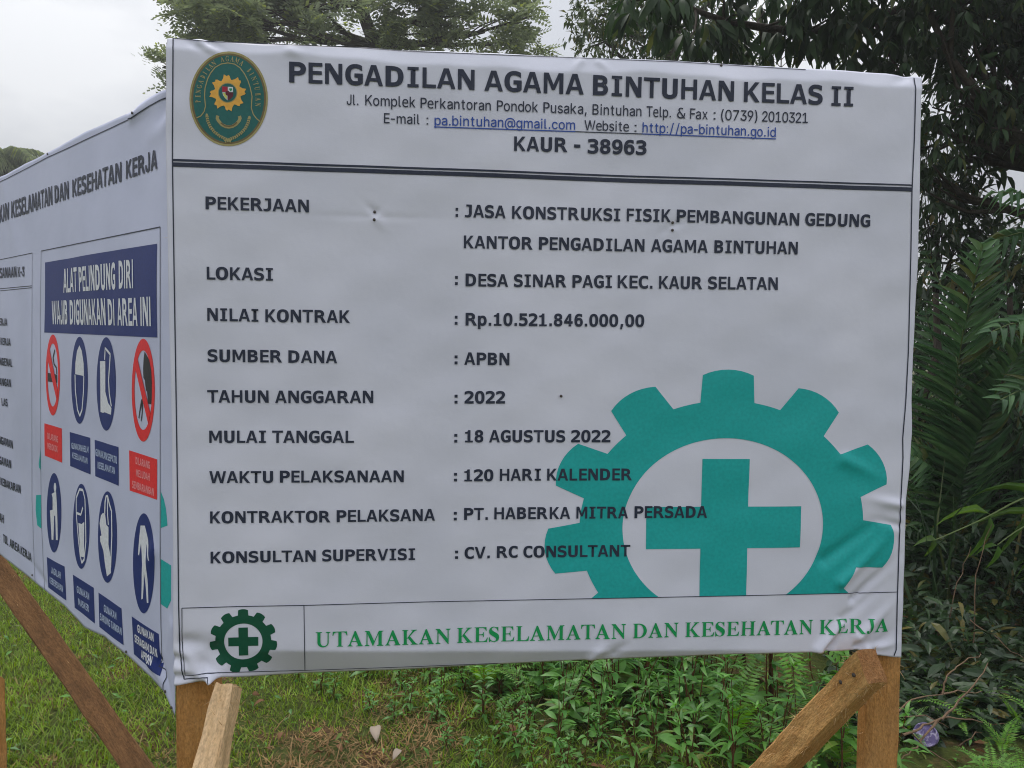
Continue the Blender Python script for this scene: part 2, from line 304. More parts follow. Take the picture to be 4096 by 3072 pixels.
# ------------------------------------------------------------------ printing on the panels
# letter outlines in plain numbers: style, character code, pieces > loops > x, y in 1/400 of the cap height
GLYPHS = [
 [0, 66, [[[0,400,181,398,211,394,237,385,260,373,280,357,294,337,302,314,305,289,304,270,299,252,291,236,280,222,266,211,232,196,231,213,235,228,256,221,274,210,290,196,303,180,313,161,318,141,320,119,317,91,308,67,293,45,273,28,247,15,218,7,185,2,0,0],[99,172,99,80,169,81,200,87,214,96,220,112,220,136,213,153,198,164,168,171],[99,320,99,252,164,252,189,258,200,265,205,278,203,303,196,311,179,317]]]],
 [0, 67, [[[312,19,250,-2,195,-7,153,-4,115,6,80,24,52,48,29,79,13,114,3,155,0,200,3,244,13,285,29,320,52,351,81,376,115,393,153,403,224,405,288,390,312,380,312,280,250,316,207,326,173,325,154,319,138,310,126,298,116,281,108,259,103,232,102,200,103,167,108,140,116,119,126,102,138,89,154,80,173,75,218,74,261,88,312,119]]]],
 [0, 68, [[[121,400,175,397,223,388,265,373,299,352,326,323,345,287,356,246,360,200,356,153,345,112,326,77,299,48,265,27,223,12,175,3,121,0,0,0,0,400],[155,82,185,87,207,95,223,105,233,119,242,139,248,166,249,200,248,234,242,261,234,281,223,295,207,305,185,313,156,318,107,320,107,80]]]],
 [0, 71, [[[348,39,310,16,260,-1,204,-7,160,-4,120,6,85,24,54,48,30,78,13,114,3,155,0,200,3,245,13,285,31,321,55,351,85,376,121,393,161,403,221,406,280,396,332,373,332,272,266,315,219,326,181,325,161,319,144,310,131,297,120,280,112,259,107,232,105,200,107,167,112,140,120,118,130,101,143,89,159,80,179,75,242,78,249,80,249,145,182,145,182,225,348,225]]]],
 [0, 79, [[[392,200,389,153,380,111,365,76,343,45,315,22,280,6,241,-4,196,-7,151,-4,111,6,77,22,49,45,27,75,12,111,3,153,0,200,3,246,12,288,27,324,49,354,77,377,112,394,151,403,196,407,241,403,280,394,315,377,343,354,365,324,380,288,389,246],[276,235,272,263,266,286,257,301,247,312,234,320,217,325,196,327,175,325,158,320,145,312,135,301,126,286,120,263,116,235,116,165,120,136,126,114,135,98,145,87,158,80,175,75,196,73,217,75,234,80,247,87,257,98,266,114,272,136,276,165]]]],
 [0, 80, [[[0,400,191,398,225,393,254,383,280,369,301,351,316,328,325,302,328,272,325,243,316,217,301,194,280,175,255,161,225,152,191,146,102,145,102,0,0,0],[102,320,102,225,171,226,198,233,215,245,222,262,222,283,215,299,198,312,171,319]]]],
 [0, 82, [[[224,189,218,206,242,195,263,177,297,129,376,0,266,0,188,130,173,144,148,151,98,152,98,0,0,0,0,400,178,398,211,393,239,384,264,370,285,352,300,330,308,304,311,276,309,255,304,235,294,218,281,203,265,190,247,181,226,174],[98,320,98,232,162,233,189,239,202,250,209,265,209,286,202,301,187,312,160,319]]]],
 [0, 83, [[[291,383,291,286,213,320,165,327,133,323,111,314,99,302,96,280,104,267,135,254,214,237,240,228,263,216,282,202,297,185,308,165,314,143,316,118,313,90,305,64,290,42,270,24,245,10,216,0,184,-5,99,-4,35,11,6,20,6,119,80,84,134,73,166,74,195,80,212,92,219,106,217,131,210,141,179,155,101,171,53,190,34,203,19,219,8,237,2,258,0,280,3,308,12,333,27,355,47,373,71,388,98,399,129,405,203,404]]]],
 [0, 85, [[[0,400,104,400,106,103,113,89,137,76,190,74,219,85,226,92,230,103,232,400,336,400,335,132,330,89,319,59,300,35,262,11,218,-3,151,-7,103,1,61,17,36,35,17,59,6,89,1,132]]]],
 [0, 112, [[[80,21,90,-103,0,-103,0,310,90,310,81,289,61,278,82,297,107,310,136,316,181,314,208,306,232,291,252,272,268,247,279,219,286,188,288,154,286,120,279,89,268,62,252,38,232,18,208,4,180,-4,135,-6,107,0,81,13,61,32],[195,177,187,210,174,229,156,238,131,238,112,229,99,210,91,177,91,133,99,100,112,81,131,72,156,72,174,81,187,100,195,133]]]],
 [0, 50, [[[120,77,288,81,288,0,0,0,0,70,159,223,185,260,188,281,185,300,175,313,159,322,122,325,74,314,3,281,3,376,74,400,133,407,164,405,192,399,218,389,241,374,260,356,274,335,283,311,284,271,277,243,253,202,228,173,183,129]]]],
 [0, 51, [[[221,212,214,226,232,217,249,206,263,192,274,177,282,159,286,140,288,119,285,92,277,66,263,44,244,25,220,11,194,1,164,-5,87,-4,28,8,0,16,0,110,78,80,125,74,158,78,179,88,191,103,195,124,191,144,179,158,159,168,128,172,68,172,68,252,143,253,166,259,179,268,185,280,183,304,175,315,158,322,100,323,12,300,12,387,86,402,132,407,163,405,190,399,215,390,237,376,255,359,268,338,276,315,279,290,273,256,266,241,243,215,211,199]]]],
 [0, 52, [[[153,400,240,400,240,165,288,165,288,86,240,86,240,0,152,0,152,86,0,86,0,158],[164,306,94,165,152,165]]]],
 [0, 53, [[[17,400,260,400,260,319,107,319,106,276,133,278,165,276,195,269,222,257,245,240,264,219,277,194,285,166,288,135,285,105,277,77,263,52,243,31,219,14,191,2,160,-5,64,-3,25,6,0,14,0,109,74,80,120,74,154,79,176,90,189,109,193,135,189,162,175,180,153,192,90,195,54,185,17,168]]]],
 [0, 54, [[[260,387,260,294,193,323,168,325,149,324,133,318,120,310,109,299,100,283,94,263,89,238,58,231,79,254,105,269,136,277,181,276,208,269,232,257,252,240,268,219,279,194,286,166,288,136,286,105,279,77,268,52,251,31,230,14,206,2,179,-5,149,-7,114,-4,82,6,56,23,35,46,19,76,8,112,2,153,0,200,2,245,10,285,23,321,41,351,66,375,95,393,128,403,165,407,207,402],[136,199,118,191,105,176,98,151,98,120,105,95,118,80,136,72,160,72,178,79,189,93,196,118,196,153,189,178,178,192,160,199]]]],
 [0, 55, [[[0,400,288,400,288,355,141,0,41,0,178,319,0,319]]]],
 [0, 56, [[[67,212,76,197,45,215,22,242,15,258,9,293,11,318,18,340,30,360,47,377,67,390,90,399,116,405,144,407,172,405,197,399,221,390,241,377,258,360,270,340,277,318,279,293,273,258,266,242,243,215,212,197,221,212,214,225,233,217,249,206,263,192,274,176,282,158,287,138,288,117,286,90,278,65,266,43,248,25,226,11,202,1,174,-5,144,-7,114,-5,86,1,61,11,40,25,22,43,10,65,2,89,0,116,1,138,6,157,14,176,25,192,39,206,55,217,74,225],[131,170,111,163,99,152,93,134,93,109,100,91,112,79,131,72,157,72,177,79,189,90,195,109,195,134,188,152,176,163,157,170],[103,270,116,255,132,250,165,252,182,264,187,278,185,308,172,323,156,328,123,326,106,314,101,299]]]],
 [0, 57, [[[28,13,28,105,95,76,120,74,139,76,155,81,168,89,178,101,187,117,194,137,198,162,230,169,209,146,183,130,152,122,107,124,80,131,56,143,36,160,20,181,9,206,2,234,0,264,2,295,9,323,20,347,37,369,58,385,82,397,109,404,139,407,174,403,206,394,232,377,253,353,269,323,280,288,286,247,288,200,286,154,278,114,265,79,247,48,222,24,193,7,160,-4,122,-7,81,-3],[152,201,170,208,183,224,190,248,190,280,183,304,170,320,152,327,128,327,110,320,99,306,92,281,92,247,99,222,110,208,128,201]]]],
 [0, 48, [[[304,200,302,154,295,113,284,78,268,48,246,24,219,6,187,-4,152,-7,117,-4,85,6,58,23,36,47,20,77,9,113,2,153,0,200,2,246,9,287,20,322,36,352,58,376,85,393,117,403,152,407,187,403,219,393,246,376,268,352,284,322,295,287,302,246],[207,235,199,287,193,303,185,314,177,321,166,325,138,325,127,321,119,314,111,303,100,264,96,200,100,135,111,96,119,86,127,79,138,74,166,74,177,79,185,86,193,96,204,135,207,164]]]],
 [1, 38, [[[245,99,261,142,262,206,311,206,306,141,293,97,271,63,319,1,256,1,236,29,190,2,136,-7,99,-3,66,9,38,29,17,55,4,86,0,120,8,167,33,209,73,245,51,293,48,319,51,344,60,365,75,383,96,396,121,404,150,406,185,403,223,393,223,339,177,359,138,360,114,350,101,331,103,298,123,261],[98,212,64,173,53,144,55,104,63,82,78,64,97,50,119,41,144,38,168,41,210,62]]]],
 [1, 40, [[[4,223,44,374,69,424,122,424,68,274,55,140,83,17,122,-74,69,-74,31,5,8,84,2,124]]]],
 [1, 41, [[[0,-74,55,69,67,163,46,304,0,424,53,424,98,316,121,192,120,123,104,43,74,-35,53,-74]]]],
 [1, 44, [[[0,-93,24,61,85,61,42,-93]]]],
 [1, 45, [[[179,195,179,145,0,145,0,195]]]],
 [1, 46, [[[19,2,1,25,5,54,29,72,58,68,76,45,72,16,49,-2]]]],
 [1, 47, [[[179,419,50,-59,0,-59,129,419]]]],
 [1, 48, [[[113,-3,65,19,29,62,7,122,0,200,7,277,30,338,65,381,113,403,170,403,218,381,254,338,276,277,283,200,276,122,254,62,218,19,170,-3],[159,47,189,62,211,94,228,168,224,260,211,306,189,338,159,354,124,354,94,338,72,306,55,231,58,140,72,94,94,62,124,47]]]],
 [1, 49, [[[0,0,0,48,250,48,250,0]],[[161,400,161,0,105,0,107,347,7,274,7,335,96,400]]]],
 [1, 50, [[[0,0,0,41,191,257,197,304,182,334,140,355,89,347,64,322,55,280,1,280,9,328,30,364,63,390,105,404,151,404,192,390,224,365,245,331,251,277,228,218,163,140,75,50,258,50,258,0]]]],
 [1, 51, [[[92,1,52,18,22,46,4,83,0,108,57,108,70,72,111,48,168,48,203,67,220,101,217,141,194,173,147,190,88,192,88,236,189,350,21,350,21,400,261,400,261,358,131,213,130,230,187,227,230,208,260,177,275,137,275,93,259,53,229,21,188,1,164,-4]]]],
 [1, 55, [[[25,0,202,350,0,350,0,400,260,400,260,350,85,0]]]],
 [1, 57, [[[153,403,196,388,229,360,251,320,257,252,235,188,111,0,49,0,186,198,197,198,154,156,123,151,78,157,41,178,15,210,2,251,2,300,17,342,45,376,83,398,105,403],[102,352,71,328,55,290,58,246,80,213,115,196,156,199,187,222,203,259,200,304,179,338,143,355]]]],
 [1, 58, [[[19,2,1,25,5,54,29,72,58,68,76,45,72,16,49,-2]],[[19,215,1,238,5,267,29,285,58,281,76,258,72,229,49,211]]]],
 [1, 64, [[[209,-103,142,-88,87,-59,45,-17,16,38,2,104,2,178,17,244,45,298,87,341,141,370,206,385,277,385,339,369,389,340,427,299,452,251,465,197,456,77,433,33,408,15,372,8,320,22,299,53,274,23,244,11,202,12,164,28,137,58,116,120,116,168,129,209,153,243,187,264,244,271,293,243,293,265,342,265,345,70,363,53,393,57,411,86,417,192,399,255,358,305,319,328,269,341,185,336,138,318,101,289,73,249,56,200,52,110,64,55,86,11,120,-23,163,-46,218,-58,290,-56,353,-38,366,-82,290,-101],[255,61,282,84,295,146,288,194,265,218,215,225,184,207,163,161,169,101,190,69,212,58]]]],
 [1, 66, [[[0,0,0,400,169,398,213,386,243,362,262,330,267,276,252,239,203,209,239,196,271,162,283,109,277,70,258,38,225,14,177,2],[56,50,173,52,210,67,227,93,224,133,203,162,165,178,56,179],[56,227,167,231,204,257,214,291,206,321,183,342,142,350,56,350]]]],
 [1, 69, [[[0,0,0,400,248,400,248,350,56,350,56,227,235,227,235,177,56,177,56,50,250,50,250,0]]]],
 [1, 70, [[[0,0,0,400,245,400,245,350,56,350,56,222,228,222,228,171,56,171,56,0]]]],
 [1, 74, [[[121,-5,87,-2,58,9,34,26,15,50,4,80,0,140,56,140,58,94,74,63,102,47,139,47,167,63,183,94,185,400,241,400,241,116,237,80,226,50,207,26,183,9,154,-2]]]],
 [1, 75, [[[35,110,34,171,118,272,237,400,310,400]],[[0,0,0,400,56,400,56,0]],[[243,0,98,204,133,248,310,0]]]],
 [1, 80, [[[0,399,128,399,172,396,209,386,238,369,259,345,272,315,276,279,272,243,259,213,238,189,209,172,172,162,63,159,63,1,0,1],[63,351,63,207,152,210,173,216,189,226,201,241,208,258,211,279,208,300,201,318,189,332,173,342,152,349]]]],
 [1, 84, [[[0,350,0,400,304,400,304,350,180,350,180,0,124,0,124,350]]]],
 [1, 87, [[[109,0,0,400,57,400,148,31,134,31,162,156,226,400,288,400,380,31,366,31,456,400,514,400,404,0,342,0,260,305,248,374,266,374,240,252,172,0]]]],
 [1, 97, [[[68,-2,24,23,6,51,1,103,18,140,76,169,187,191,183,231,154,253,96,250,63,221,59,211,7,227,38,273,98,301,130,304,190,291,223,265,238,237,243,198,243,0,191,0,192,40,159,6,120,-6],[142,46,174,67,190,110,190,145,68,114,55,94,61,61,100,42]]]],
 [1, 98, [[[107,-2,67,25,52,45,52,0,0,0,0,400,54,400,52,253,94,294,140,304,186,295,224,270,251,231,266,179,266,119,252,67,224,28,186,2,164,-4],[164,49,197,79,212,130,209,187,188,231,164,249,116,254,89,242,62,205,53,150,62,93,89,56,117,44]]]],
 [1, 99, [[[111,-4,65,13,30,46,8,92,0,148,8,205,30,251,65,284,111,302,192,294,242,254,261,215,209,202,199,225,184,241,163,252,119,254,91,241,63,202,55,129,71,80,91,57,119,44,164,46,184,57,200,73,210,97,262,85,226,25,166,-4]]]],
 [1, 100, [[[104,-4,61,13,28,46,7,92,0,149,7,206,29,252,62,285,104,302,161,300,201,273,214,253,214,400,268,400,268,0,216,0,216,45,173,3,145,-5],[166,48,198,78,214,129,211,189,190,232,166,249,118,254,90,242,63,204,54,150,64,94,91,56,118,44]]]],
 [1, 101, [[[267,137,56,138,58,108,67,84,80,65,99,50,122,42,182,42,256,70,256,16,166,-6,106,-2,70,12,40,35,18,67,4,105,0,151,4,195,17,233,39,265,68,289,102,303,142,308,178,304,209,291,234,269,252,240,263,204],[213,179,204,224,194,241,180,253,162,260,140,262,119,260,100,252,84,240,71,223,58,179]]]],
 [1, 103, [[[97,-113,38,-84,12,-49,56,-24,97,-62,137,-69,177,-62,205,-40,215,-1,215,53,173,12,128,4,82,11,44,34,17,71,2,122,2,180,16,231,44,270,82,295,146,303,194,281,216,253,216,300,268,300,266,-28,250,-68,221,-96,160,-115],[166,57,199,84,214,132,211,190,190,232,166,249,118,254,91,242,64,205,54,152,64,99,91,64,119,53]]]],
 [1, 104, [[[54,0,0,0,0,400,54,400,54,223,37,223,62,271,97,296,138,304,192,291,219,268,236,234,242,189,242,0,188,0,187,206,171,237,143,253,100,251,70,231,55,194]]]],
 [1, 105, [[[9,0,9,300,62,300,62,0]],[[18,347,1,368,5,395,27,411,54,407,71,386,67,360,45,344]]]],
 [1, 107, [[[45,102,44,170,54,170,181,300,248,299,106,154,101,154]],[[0,0,0,400,54,400,54,0]],[[188,0,73,147,111,185,257,0]]]],
 [1, 108, [[[49,0,17,17,2,48,0,400,54,400,58,53,96,49,106,3]]]],
 [1, 109, [[[0,0,0,300,52,300,52,229,41,229,63,273,107,302,153,303,187,285,208,252,215,228,200,228,221,271,270,301,318,304,362,285,384,259,395,223,397,0,343,0,341,218,326,243,286,256,245,242,226,206,225,0,172,0,170,219,156,242,132,254,86,248,62,225,54,187,54,0]]]],
 [1, 110, [[[54,0,0,0,0,300,52,300,52,223,37,223,62,271,97,296,138,304,192,291,219,268,236,234,242,189,242,0,188,0,187,206,171,237,143,253,100,251,70,231,55,194]]]],
 [1, 111, [[[111,-4,65,13,30,46,8,92,0,148,8,205,30,251,65,284,111,302,163,302,209,284,245,251,267,205,275,148,267,92,245,46,209,13,163,-4],[155,44,184,57,212,95,220,167,204,217,184,241,155,254,119,254,91,241,63,202,55,129,71,80,91,57,119,44]]]],
 [1, 112, [[[0,-110,0,300,52,300,52,253,94,294,140,304,186,295,224,270,251,231,266,179,266,119,252,67,224,28,186,2,123,-5,74,17,54,45,54,-110],[164,49,197,79,212,130,209,187,188,231,164,249,116,254,89,242,62,205,53,150,62,93,89,56,117,44]]]],
 [1, 114, [[[0,0,0,300,52,300,50,255,66,280,94,298,154,303,154,249,98,248,62,221,54,186,54,0]]]],
 [1, 115, [[[79,-2,33,19,5,59,0,78,51,89,64,61,100,43,151,47,173,63,180,91,163,112,66,139,30,162,12,195,11,232,24,262,64,293,121,304,174,294,210,268,231,225,182,214,162,245,138,256,91,252,71,238,65,208,83,188,180,161,216,138,234,105,234,68,221,38,195,14,139,-5]]]],
 [1, 116, [[[159,300,159,253,0,253,0,300]],[[45,371,99,371,102,59,119,46,157,48,167,2,128,-3,84,6,55,33,45,75]]]],
 [1, 117, [[[66,2,35,19,13,47,1,87,0,300,54,300,55,94,71,63,99,47,143,49,172,69,187,106,188,300,242,300,242,0,190,0,190,77,205,77,179,28,145,4,125,-2]]]],
 [1, 120, [[[258,301,160,157,267,1,211,1,133,117,56,1,0,1,107,157,9,301,64,301,133,196,203,301]]]],
 [2, 65, [[[0,0,146,400,222,400,369,0,286,0,187,280,157,378,210,378,164,230,84,0]],[[75,103,75,176,294,176,294,103]]]],
 [2, 66, [[[0,0,0,400,173,398,218,385,250,360,270,326,275,270,259,228,216,198,216,219,257,197,285,154,289,94,276,56,248,26,206,6,151,0],[79,73,173,75,201,86,212,104,207,141,176,164,79,167],[79,238,174,245,197,268,198,297,178,321,145,327,79,327]]]],
 [2, 68, [[[26,0,26,73,154,75,194,88,222,113,239,151,244,227,232,270,210,301,178,320,132,327,24,327,24,400,172,397,236,376,262,357,300,306,320,239,320,162,300,95,283,67,261,43,234,24,203,11,169,3]],[[79,400,79,0,0,0,0,400]]]],
 [2, 69, [[[0,0,0,400,258,400,258,327,79,327,79,239,246,239,246,166,79,166,79,73,260,73,260,0]]]],
 [2, 71, [[[147,-2,86,20,40,64,10,125,0,200,10,275,40,336,86,379,145,402,219,401,273,379,315,341,341,290,350,252,271,252,235,312,179,330,144,323,114,304,92,273,79,227,79,172,92,128,114,96,145,77,199,71,241,90,266,127,272,181,309,159,175,144,175,217,349,217,346,129,327,74,290,31,241,4,212,-3]]]],
 [2, 72, [[[0,0,0,400,79,400,79,241,240,241,240,400,319,400,319,0,240,0,240,168,79,168,79,0]]]],
 [2, 73, [[[0,0,0,73,63,73,63,327,0,327,0,400,204,400,204,327,142,327,142,73,204,73,204,0]]]],
 [2, 74, [[[126,-5,92,-1,62,9,35,28,15,54,4,85,0,157,79,157,80,104,92,81,112,70,151,74,167,91,173,122,173,400,251,400,251,120,248,85,236,54,216,28,190,9,160,-1]]]],
 [2, 75, [[[36,90,32,178,114,276,229,400,330,399]],[[0,0,0,400,79,400,79,0]],[[234,0,88,204,138,266,328,0]]]],
 [2, 76, [[[0,0,0,400,79,400,79,73,250,73,250,0]]]],
 [2, 77, [[[0,0,0,400,93,400,226,35,173,35,212,157,306,400,399,400,399,0,321,0,324,363,365,363,317,221,231,0,169,0,31,363,74,363,77,0]]]],
 [2, 78, [[[0,0,0,400,80,400,267,101,296,43,251,36,245,157,245,400,324,400,324,0,244,0,25,355,74,363,79,0]]]],
 [2, 79, [[[147,-2,87,20,40,64,10,125,0,200,10,275,40,336,87,379,147,402,213,402,273,379,319,336,350,275,360,200,350,125,319,64,273,20,213,-2],[198,72,231,84,258,110,276,148,282,200,276,252,258,290,231,316,198,328,162,328,129,315,102,290,84,252,78,200,84,148,102,110,129,85,162,72]]]],
 [2, 80, [[[0,0,0,400,172,398,221,383,256,353,277,313,284,267,277,222,256,182,221,152,172,136,36,134,36,207,170,211,199,235,203,290,180,319,140,327,79,327,79,0]]]],
 [2, 82, [[[0,0,0,400,172,398,221,384,257,355,278,316,285,271,278,225,256,186,220,159,172,145,26,143,26,216,171,220,200,241,203,293,181,320,141,327,79,327,79,0]],[[218,0,112,198,201,198,309,0]]]],
 [2, 83, [[[125,-5,77,8,38,33,13,70,0,131,80,131,92,90,140,68,202,79,224,108,219,135,198,149,89,184,42,214,25,234,15,258,14,308,32,349,64,380,106,399,181,403,226,391,263,366,287,332,299,274,222,274,210,311,187,326,129,329,93,303,93,274,119,254,248,209,290,167,302,116,294,73,270,36,231,9,181,-5]]]],
 [2, 84, [[[0,327,0,400,311,400,311,327,195,327,195,0,116,0,116,327]]]],
 [2, 85, [[[130,-4,76,13,35,45,9,89,0,141,0,400,78,400,83,117,104,86,143,70,191,74,224,95,240,130,241,400,319,400,317,114,299,66,265,27,218,2,190,-4]]]],
 [2, 87, [[[109,0,0,400,81,400,171,29,127,29,156,162,218,400,296,400,388,29,343,29,372,162,433,400,514,400,405,0,326,0,248,296,233,376,281,376,254,246,188,0]]]],
 [2, 45, [[[193,209,193,136,0,136,0,209]]]],
 [2, 51, [[[98,1,57,19,25,48,6,87,0,127,79,127,91,89,133,69,188,79,208,109,202,150,179,171,132,179,84,179,84,238,179,346,179,327,21,327,21,400,272,400,272,343,128,187,124,240,193,238,237,218,269,186,285,144,285,97,268,55,237,23,195,2,171,-3]]]],
]
def decode_glyphs():
    out = {}
    for st, code, pieces in GLYPHS:
        pcs = []
        for piece in pieces:
            loops = [[(l[i]/400, l[i+1]/400) for i in range(0, len(l), 2)] for l in piece]
            T = tessellate_polygon([[Vector((*q, 0)) for q in l] for l in loops]); pcs.append((np.array([q for l in loops for q in l]), np.array(T)))
        out[('bold', 'reg', 'cond')[st], chr(code)] = pcs
    return out
GL = decode_glyphs()
def P_(*pts): V = np.array(pts, float); return V, np.array(tessellate_polygon([[Vector((p[0], p[1], 0)) for p in pts]]))
def rect(x0, y0, x1, y1): return P_((x0, y0), (x1, y0), (x1, y1), (x0, y1))
GL['bold', 'I'] = [P_((0, 0), (.56, 0), (.56, .15), (.40, .15), (.40, .85), (.56, .85), (.56, 1), (0, 1), (0, .85), (.16, .85), (.16, .15), (0, .15))]
GL['bold', 'J'] = [P_((.12, 1), (.60, 1), (.60, .30), (.585, .19), (.54, .09), (.46, .025), (.34, -.012), (.18, -.012), (0, .012), (0, .185), (.10, .165), (.22, .165), (.305, .19), (.35, .25), (.36, .33), (.36, .84), (.12, .84))]
GL['bold', '1'] = [P_((0, 0), (.64, 0), (.64, .14), (.44, .14), (.44, 1), (.25, 1), (.235, .93), (.18, .87), (.09, .845), (0, .84), (0, .71), (.2, .71), (.2, .14), (0, .14))]
GL['bold', 'A'] = [P_((.335, 1), (.595, 1), (.93, 0), (.715, 0), (.645, .215), (.275, .215), (.205, 0), (0, 0)), ]
GL['bold', 'A'] = [P_((.335, 1), (.465, 1), (.465, .775), (.335, .37), (.465, .37), (.465, .215), (.275, .215), (.205, 0), (0, 0)), P_((.595, 1), (.465, 1), (.465, .775), (.592, .37), (.465, .37), (.465, .215), (.652, .215), (.72, 0), (.93, 0))]
GL['bold', 'E'] = [P_((0, 0), (.68, 0), (.68, .17), (.205, .17), (.205, .435), (.645, .435), (.645, .605), (.205, .605), (.205, .83), (.68, .83), (.68, 1), (0, 1))]
GL['bold', 'F'] = [P_((0, 0), (.205, 0), (.205, .42), (.63, .42), (.63, .59), (.205, .59), (.205, .83), (.67, .83), (.67, 1), (0, 1))]
GL['bold', 'H'] = [P_((0, 0), (.205, 0), (.205, .44), (.645, .44), (.645, 0), (.85, 0), (.85, 1), (.645, 1), (.645, .61), (.205, .61), (.205, 1), (0, 1))]
GL['bold', 'K'] = [P_((0, 0), (.205, 0), (.205, .30), (.29, .41), (.60, 0), (.86, 0), (.445, .535), (.83, 1), (.585, 1), (.205, .535), (.205, 1), (0, 1))]
GL['bold', 'L'] = [P_((0, 0), (.68, 0), (.68, .17), (.205, .17), (.205, 1), (0, 1))]
GL['bold', 'M'] = [P_((0, 0), (.19, 0), (.19, .70), (.415, .18), (.575, .18), (.80, .70), (.80, 0), (1.005, 0), (1.005, 1), (.755, 1), (.50, .43), (.25, 1), (0, 1))]
GL['bold', 'N'] = [P_((0, 0), (.19, 0), (.19, .69), (.60, 0), (.85, 0), (.85, 1), (.66, 1), (.66, .43), (.27, 1), (0, 1))]
GL['bold', 'T'] = [P_((.33, 0), (.535, 0), (.535, .83), (.865, .83), (.865, 1), (0, 1), (0, .83), (.33, .83))]
GL['bold', 'V'] = [P_((.335, 0), (.585, 0), (.92, 1), (.71, 1), (.465, .25), (.215, 1), (0, 1))]
GL['bold', 'W'] = [P_((.245, 0), (.48, 0), (.68, .67), (.88, 0), (1.115, 0), (1.36, 1), (1.155, 1), (.99, .27), (.785, 1), (.58, 1), (.375, .27), (.21, 1), (0, 1))]
for ch in 'AEHKLMNTW': GL['cond', ch] = GL['bold', ch]
GL['cond', 'I'] = [rect(0, 0, .2, 1)]
for ch in 'PRSUBDGO': GL['cond', ch] = GL['bold', ch]
GL['bold', '.'] = [rect(0, 0, .215, .23)]
GL['bold', ','] = [P_((.06, .23), (.29, .23), (.15, -.2), (0, -.2))]
for st in ('bold', 'reg', 'cond'): GL[st, ':'] = [rect(0, 0, .21, .23), rect(0, .48, .21, .71)] if st == 'bold' else [rect(0, 0, .13, .14), rect(0, .56, .13, .70)]
# serif capitals (cap height 1)
def arc(cx, cy, rx, ry, a0, a1, n=10): return [(cx+rx*math.cos(rad(a0+(a1-a0)*i/n)), cy+ry*math.sin(rad(a0+(a1-a0)*i/n))) for i in range(n+1)]
def stem(x, w=.2, s=.1, b=True, t=True):
    p = []
    p += [(x-s, 0), (x+w+s, 0), (x+w+s, .035), (x+w+.02, .05), (x+w, .09)] if b else [(x, 0), (x+w, 0)]
    p += [(x+w, .91), (x+w+.02, .95), (x+w+s, .965), (x+w+s, 1), (x-s, 1), (x-s, .965), (x-.02, .95), (x, .91)] if t else [(x+w, 1), (x, 1)]
    p += [(x, .09), (x-.02, .05), (x-s, .035)] if b else []
    return P_(*p)
S = 'serif'
GL[S, 'I'] = [stem(.1)]
GL[S, 'H'] = [stem(.1), stem(.72), rect(.28, .47, .74, .53)]
GL[S, 'T'] = [stem(.36, t=False), P_((0, 1), (.92, 1), (.94, .72), (.90, .72), (.84, .88), (.72, .945), (.2, .945), (.08, .88), (.02, .72), (-.02, .72))]
GL[S, 'E'] = [stem(.1), P_((.28, 0), (.84, 0), (.89, .30), (.85, .30), (.76, .12), (.62, .055), (.28, .055)), P_((.28, 1), (.80, 1), (.81, .74), (.775, .74), (.70, .89), (.58, .945), (.28, .945)), P_((.28, .475), (.5, .475), (.57, .43), (.59, .33), (.625, .33), (.625, .68), (.59, .68), (.57, .58), (.5, .53), (.28, .53))]
GL[S, 'L'] = [stem(.1), P_((.28, 0), (.82, 0), (.87, .32), (.83, .32), (.74, .13), (.60, .055), (.28, .055))]
GL[S, 'K'] = [stem(.1), P_((.29, .46), (.29, .40), (.66, .90), (.70, .95), (.58, .965), (.58, 1), (.98, 1), (.98, .965), (.86, .93), (.76, .85), (.50, .57), (.90, .09), (1.04, .035), (1.04, 0), (.56, 0), (.56, .035), (.66, .05), (.64, .10), (.38, .45), (.33, .40))]
GL[S, 'N'] = [P_((0, 1), (.27, 1), (.80, .34), (.80, .9), (.68, .965), (.68, 1), (1.0, 1), (1.0, .965), (.87, .9), (.87, -.02), (.82, -.02), (.19, .76), (.19, .1), (.32, .035), (.32, 0), (0, 0), (0, .035), (.12, .1), (.12, .88), (0, .965))]
GL[S, 'M'] = [P_((0, 1), (.30, 1), (.62, .32), (.93, 1), (1.22, 1), (1.22, .965), (1.11, .92), (1.11, .08), (1.22, .035), (1.22, 0), (.79, 0), (.79, .035), (.90, .08), (.90, .82), (.55, 0), (.52, 0), (.18, .8), (.18, .1), (.31, .035), (.31, 0), (0, 0), (0, .035), (.11, .1), (.11, .92), (0, .965))]
GL[S, 'A'] = [P_((.46, 1.01), (.54, 1.01), (.92, .10), (1.0, .035), (1.0, 0), (.56, 0), (.56, .035), (.68, .06), (.66, .13), (.44, .68), (.23, .17), (.22, .08), (.34, .035), (.34, 0), (0, 0), (0, .035), (.08, .08), (.14, .18)), rect(.24, .29, .62, .345)]
GL[S, 'U'] = [P_(*([(0, 1), (.42, 1), (.42, .965), (.31, .93), (.31, .30)]+arc(.54, .30, .23, .235, 180, 360, 8)[1:]+[(.77, .9), (.65, .965), (.65, 1), (.97, 1), (.97, .965), (.84, .9), (.84, .30)]+arc(.475, .30, .365, .32, 0, -180, 12)[1:]+[(.11, .93), (0, .965)]))]
GL[S, 'D'] = [stem(.1, s=.1), P_(*([(.3, 1)]+arc(.42, .5, .54, .5, 90, -90, 14)+[(.3, 0), (.3, .06)]+arc(.40, .5, .335, .44, -90, 90, 12)+[(.3, .94)]))]
GL[S, 'P'] = [stem(.1), P_(*([(.3, 1)]+arc(.46, .735, .37, .265, 90, -90, 10)+[(.3, .47), (.3, .52)]+arc(.42, .735, .19, .21, -90, 90, 8)+[(.3, .945)]))]
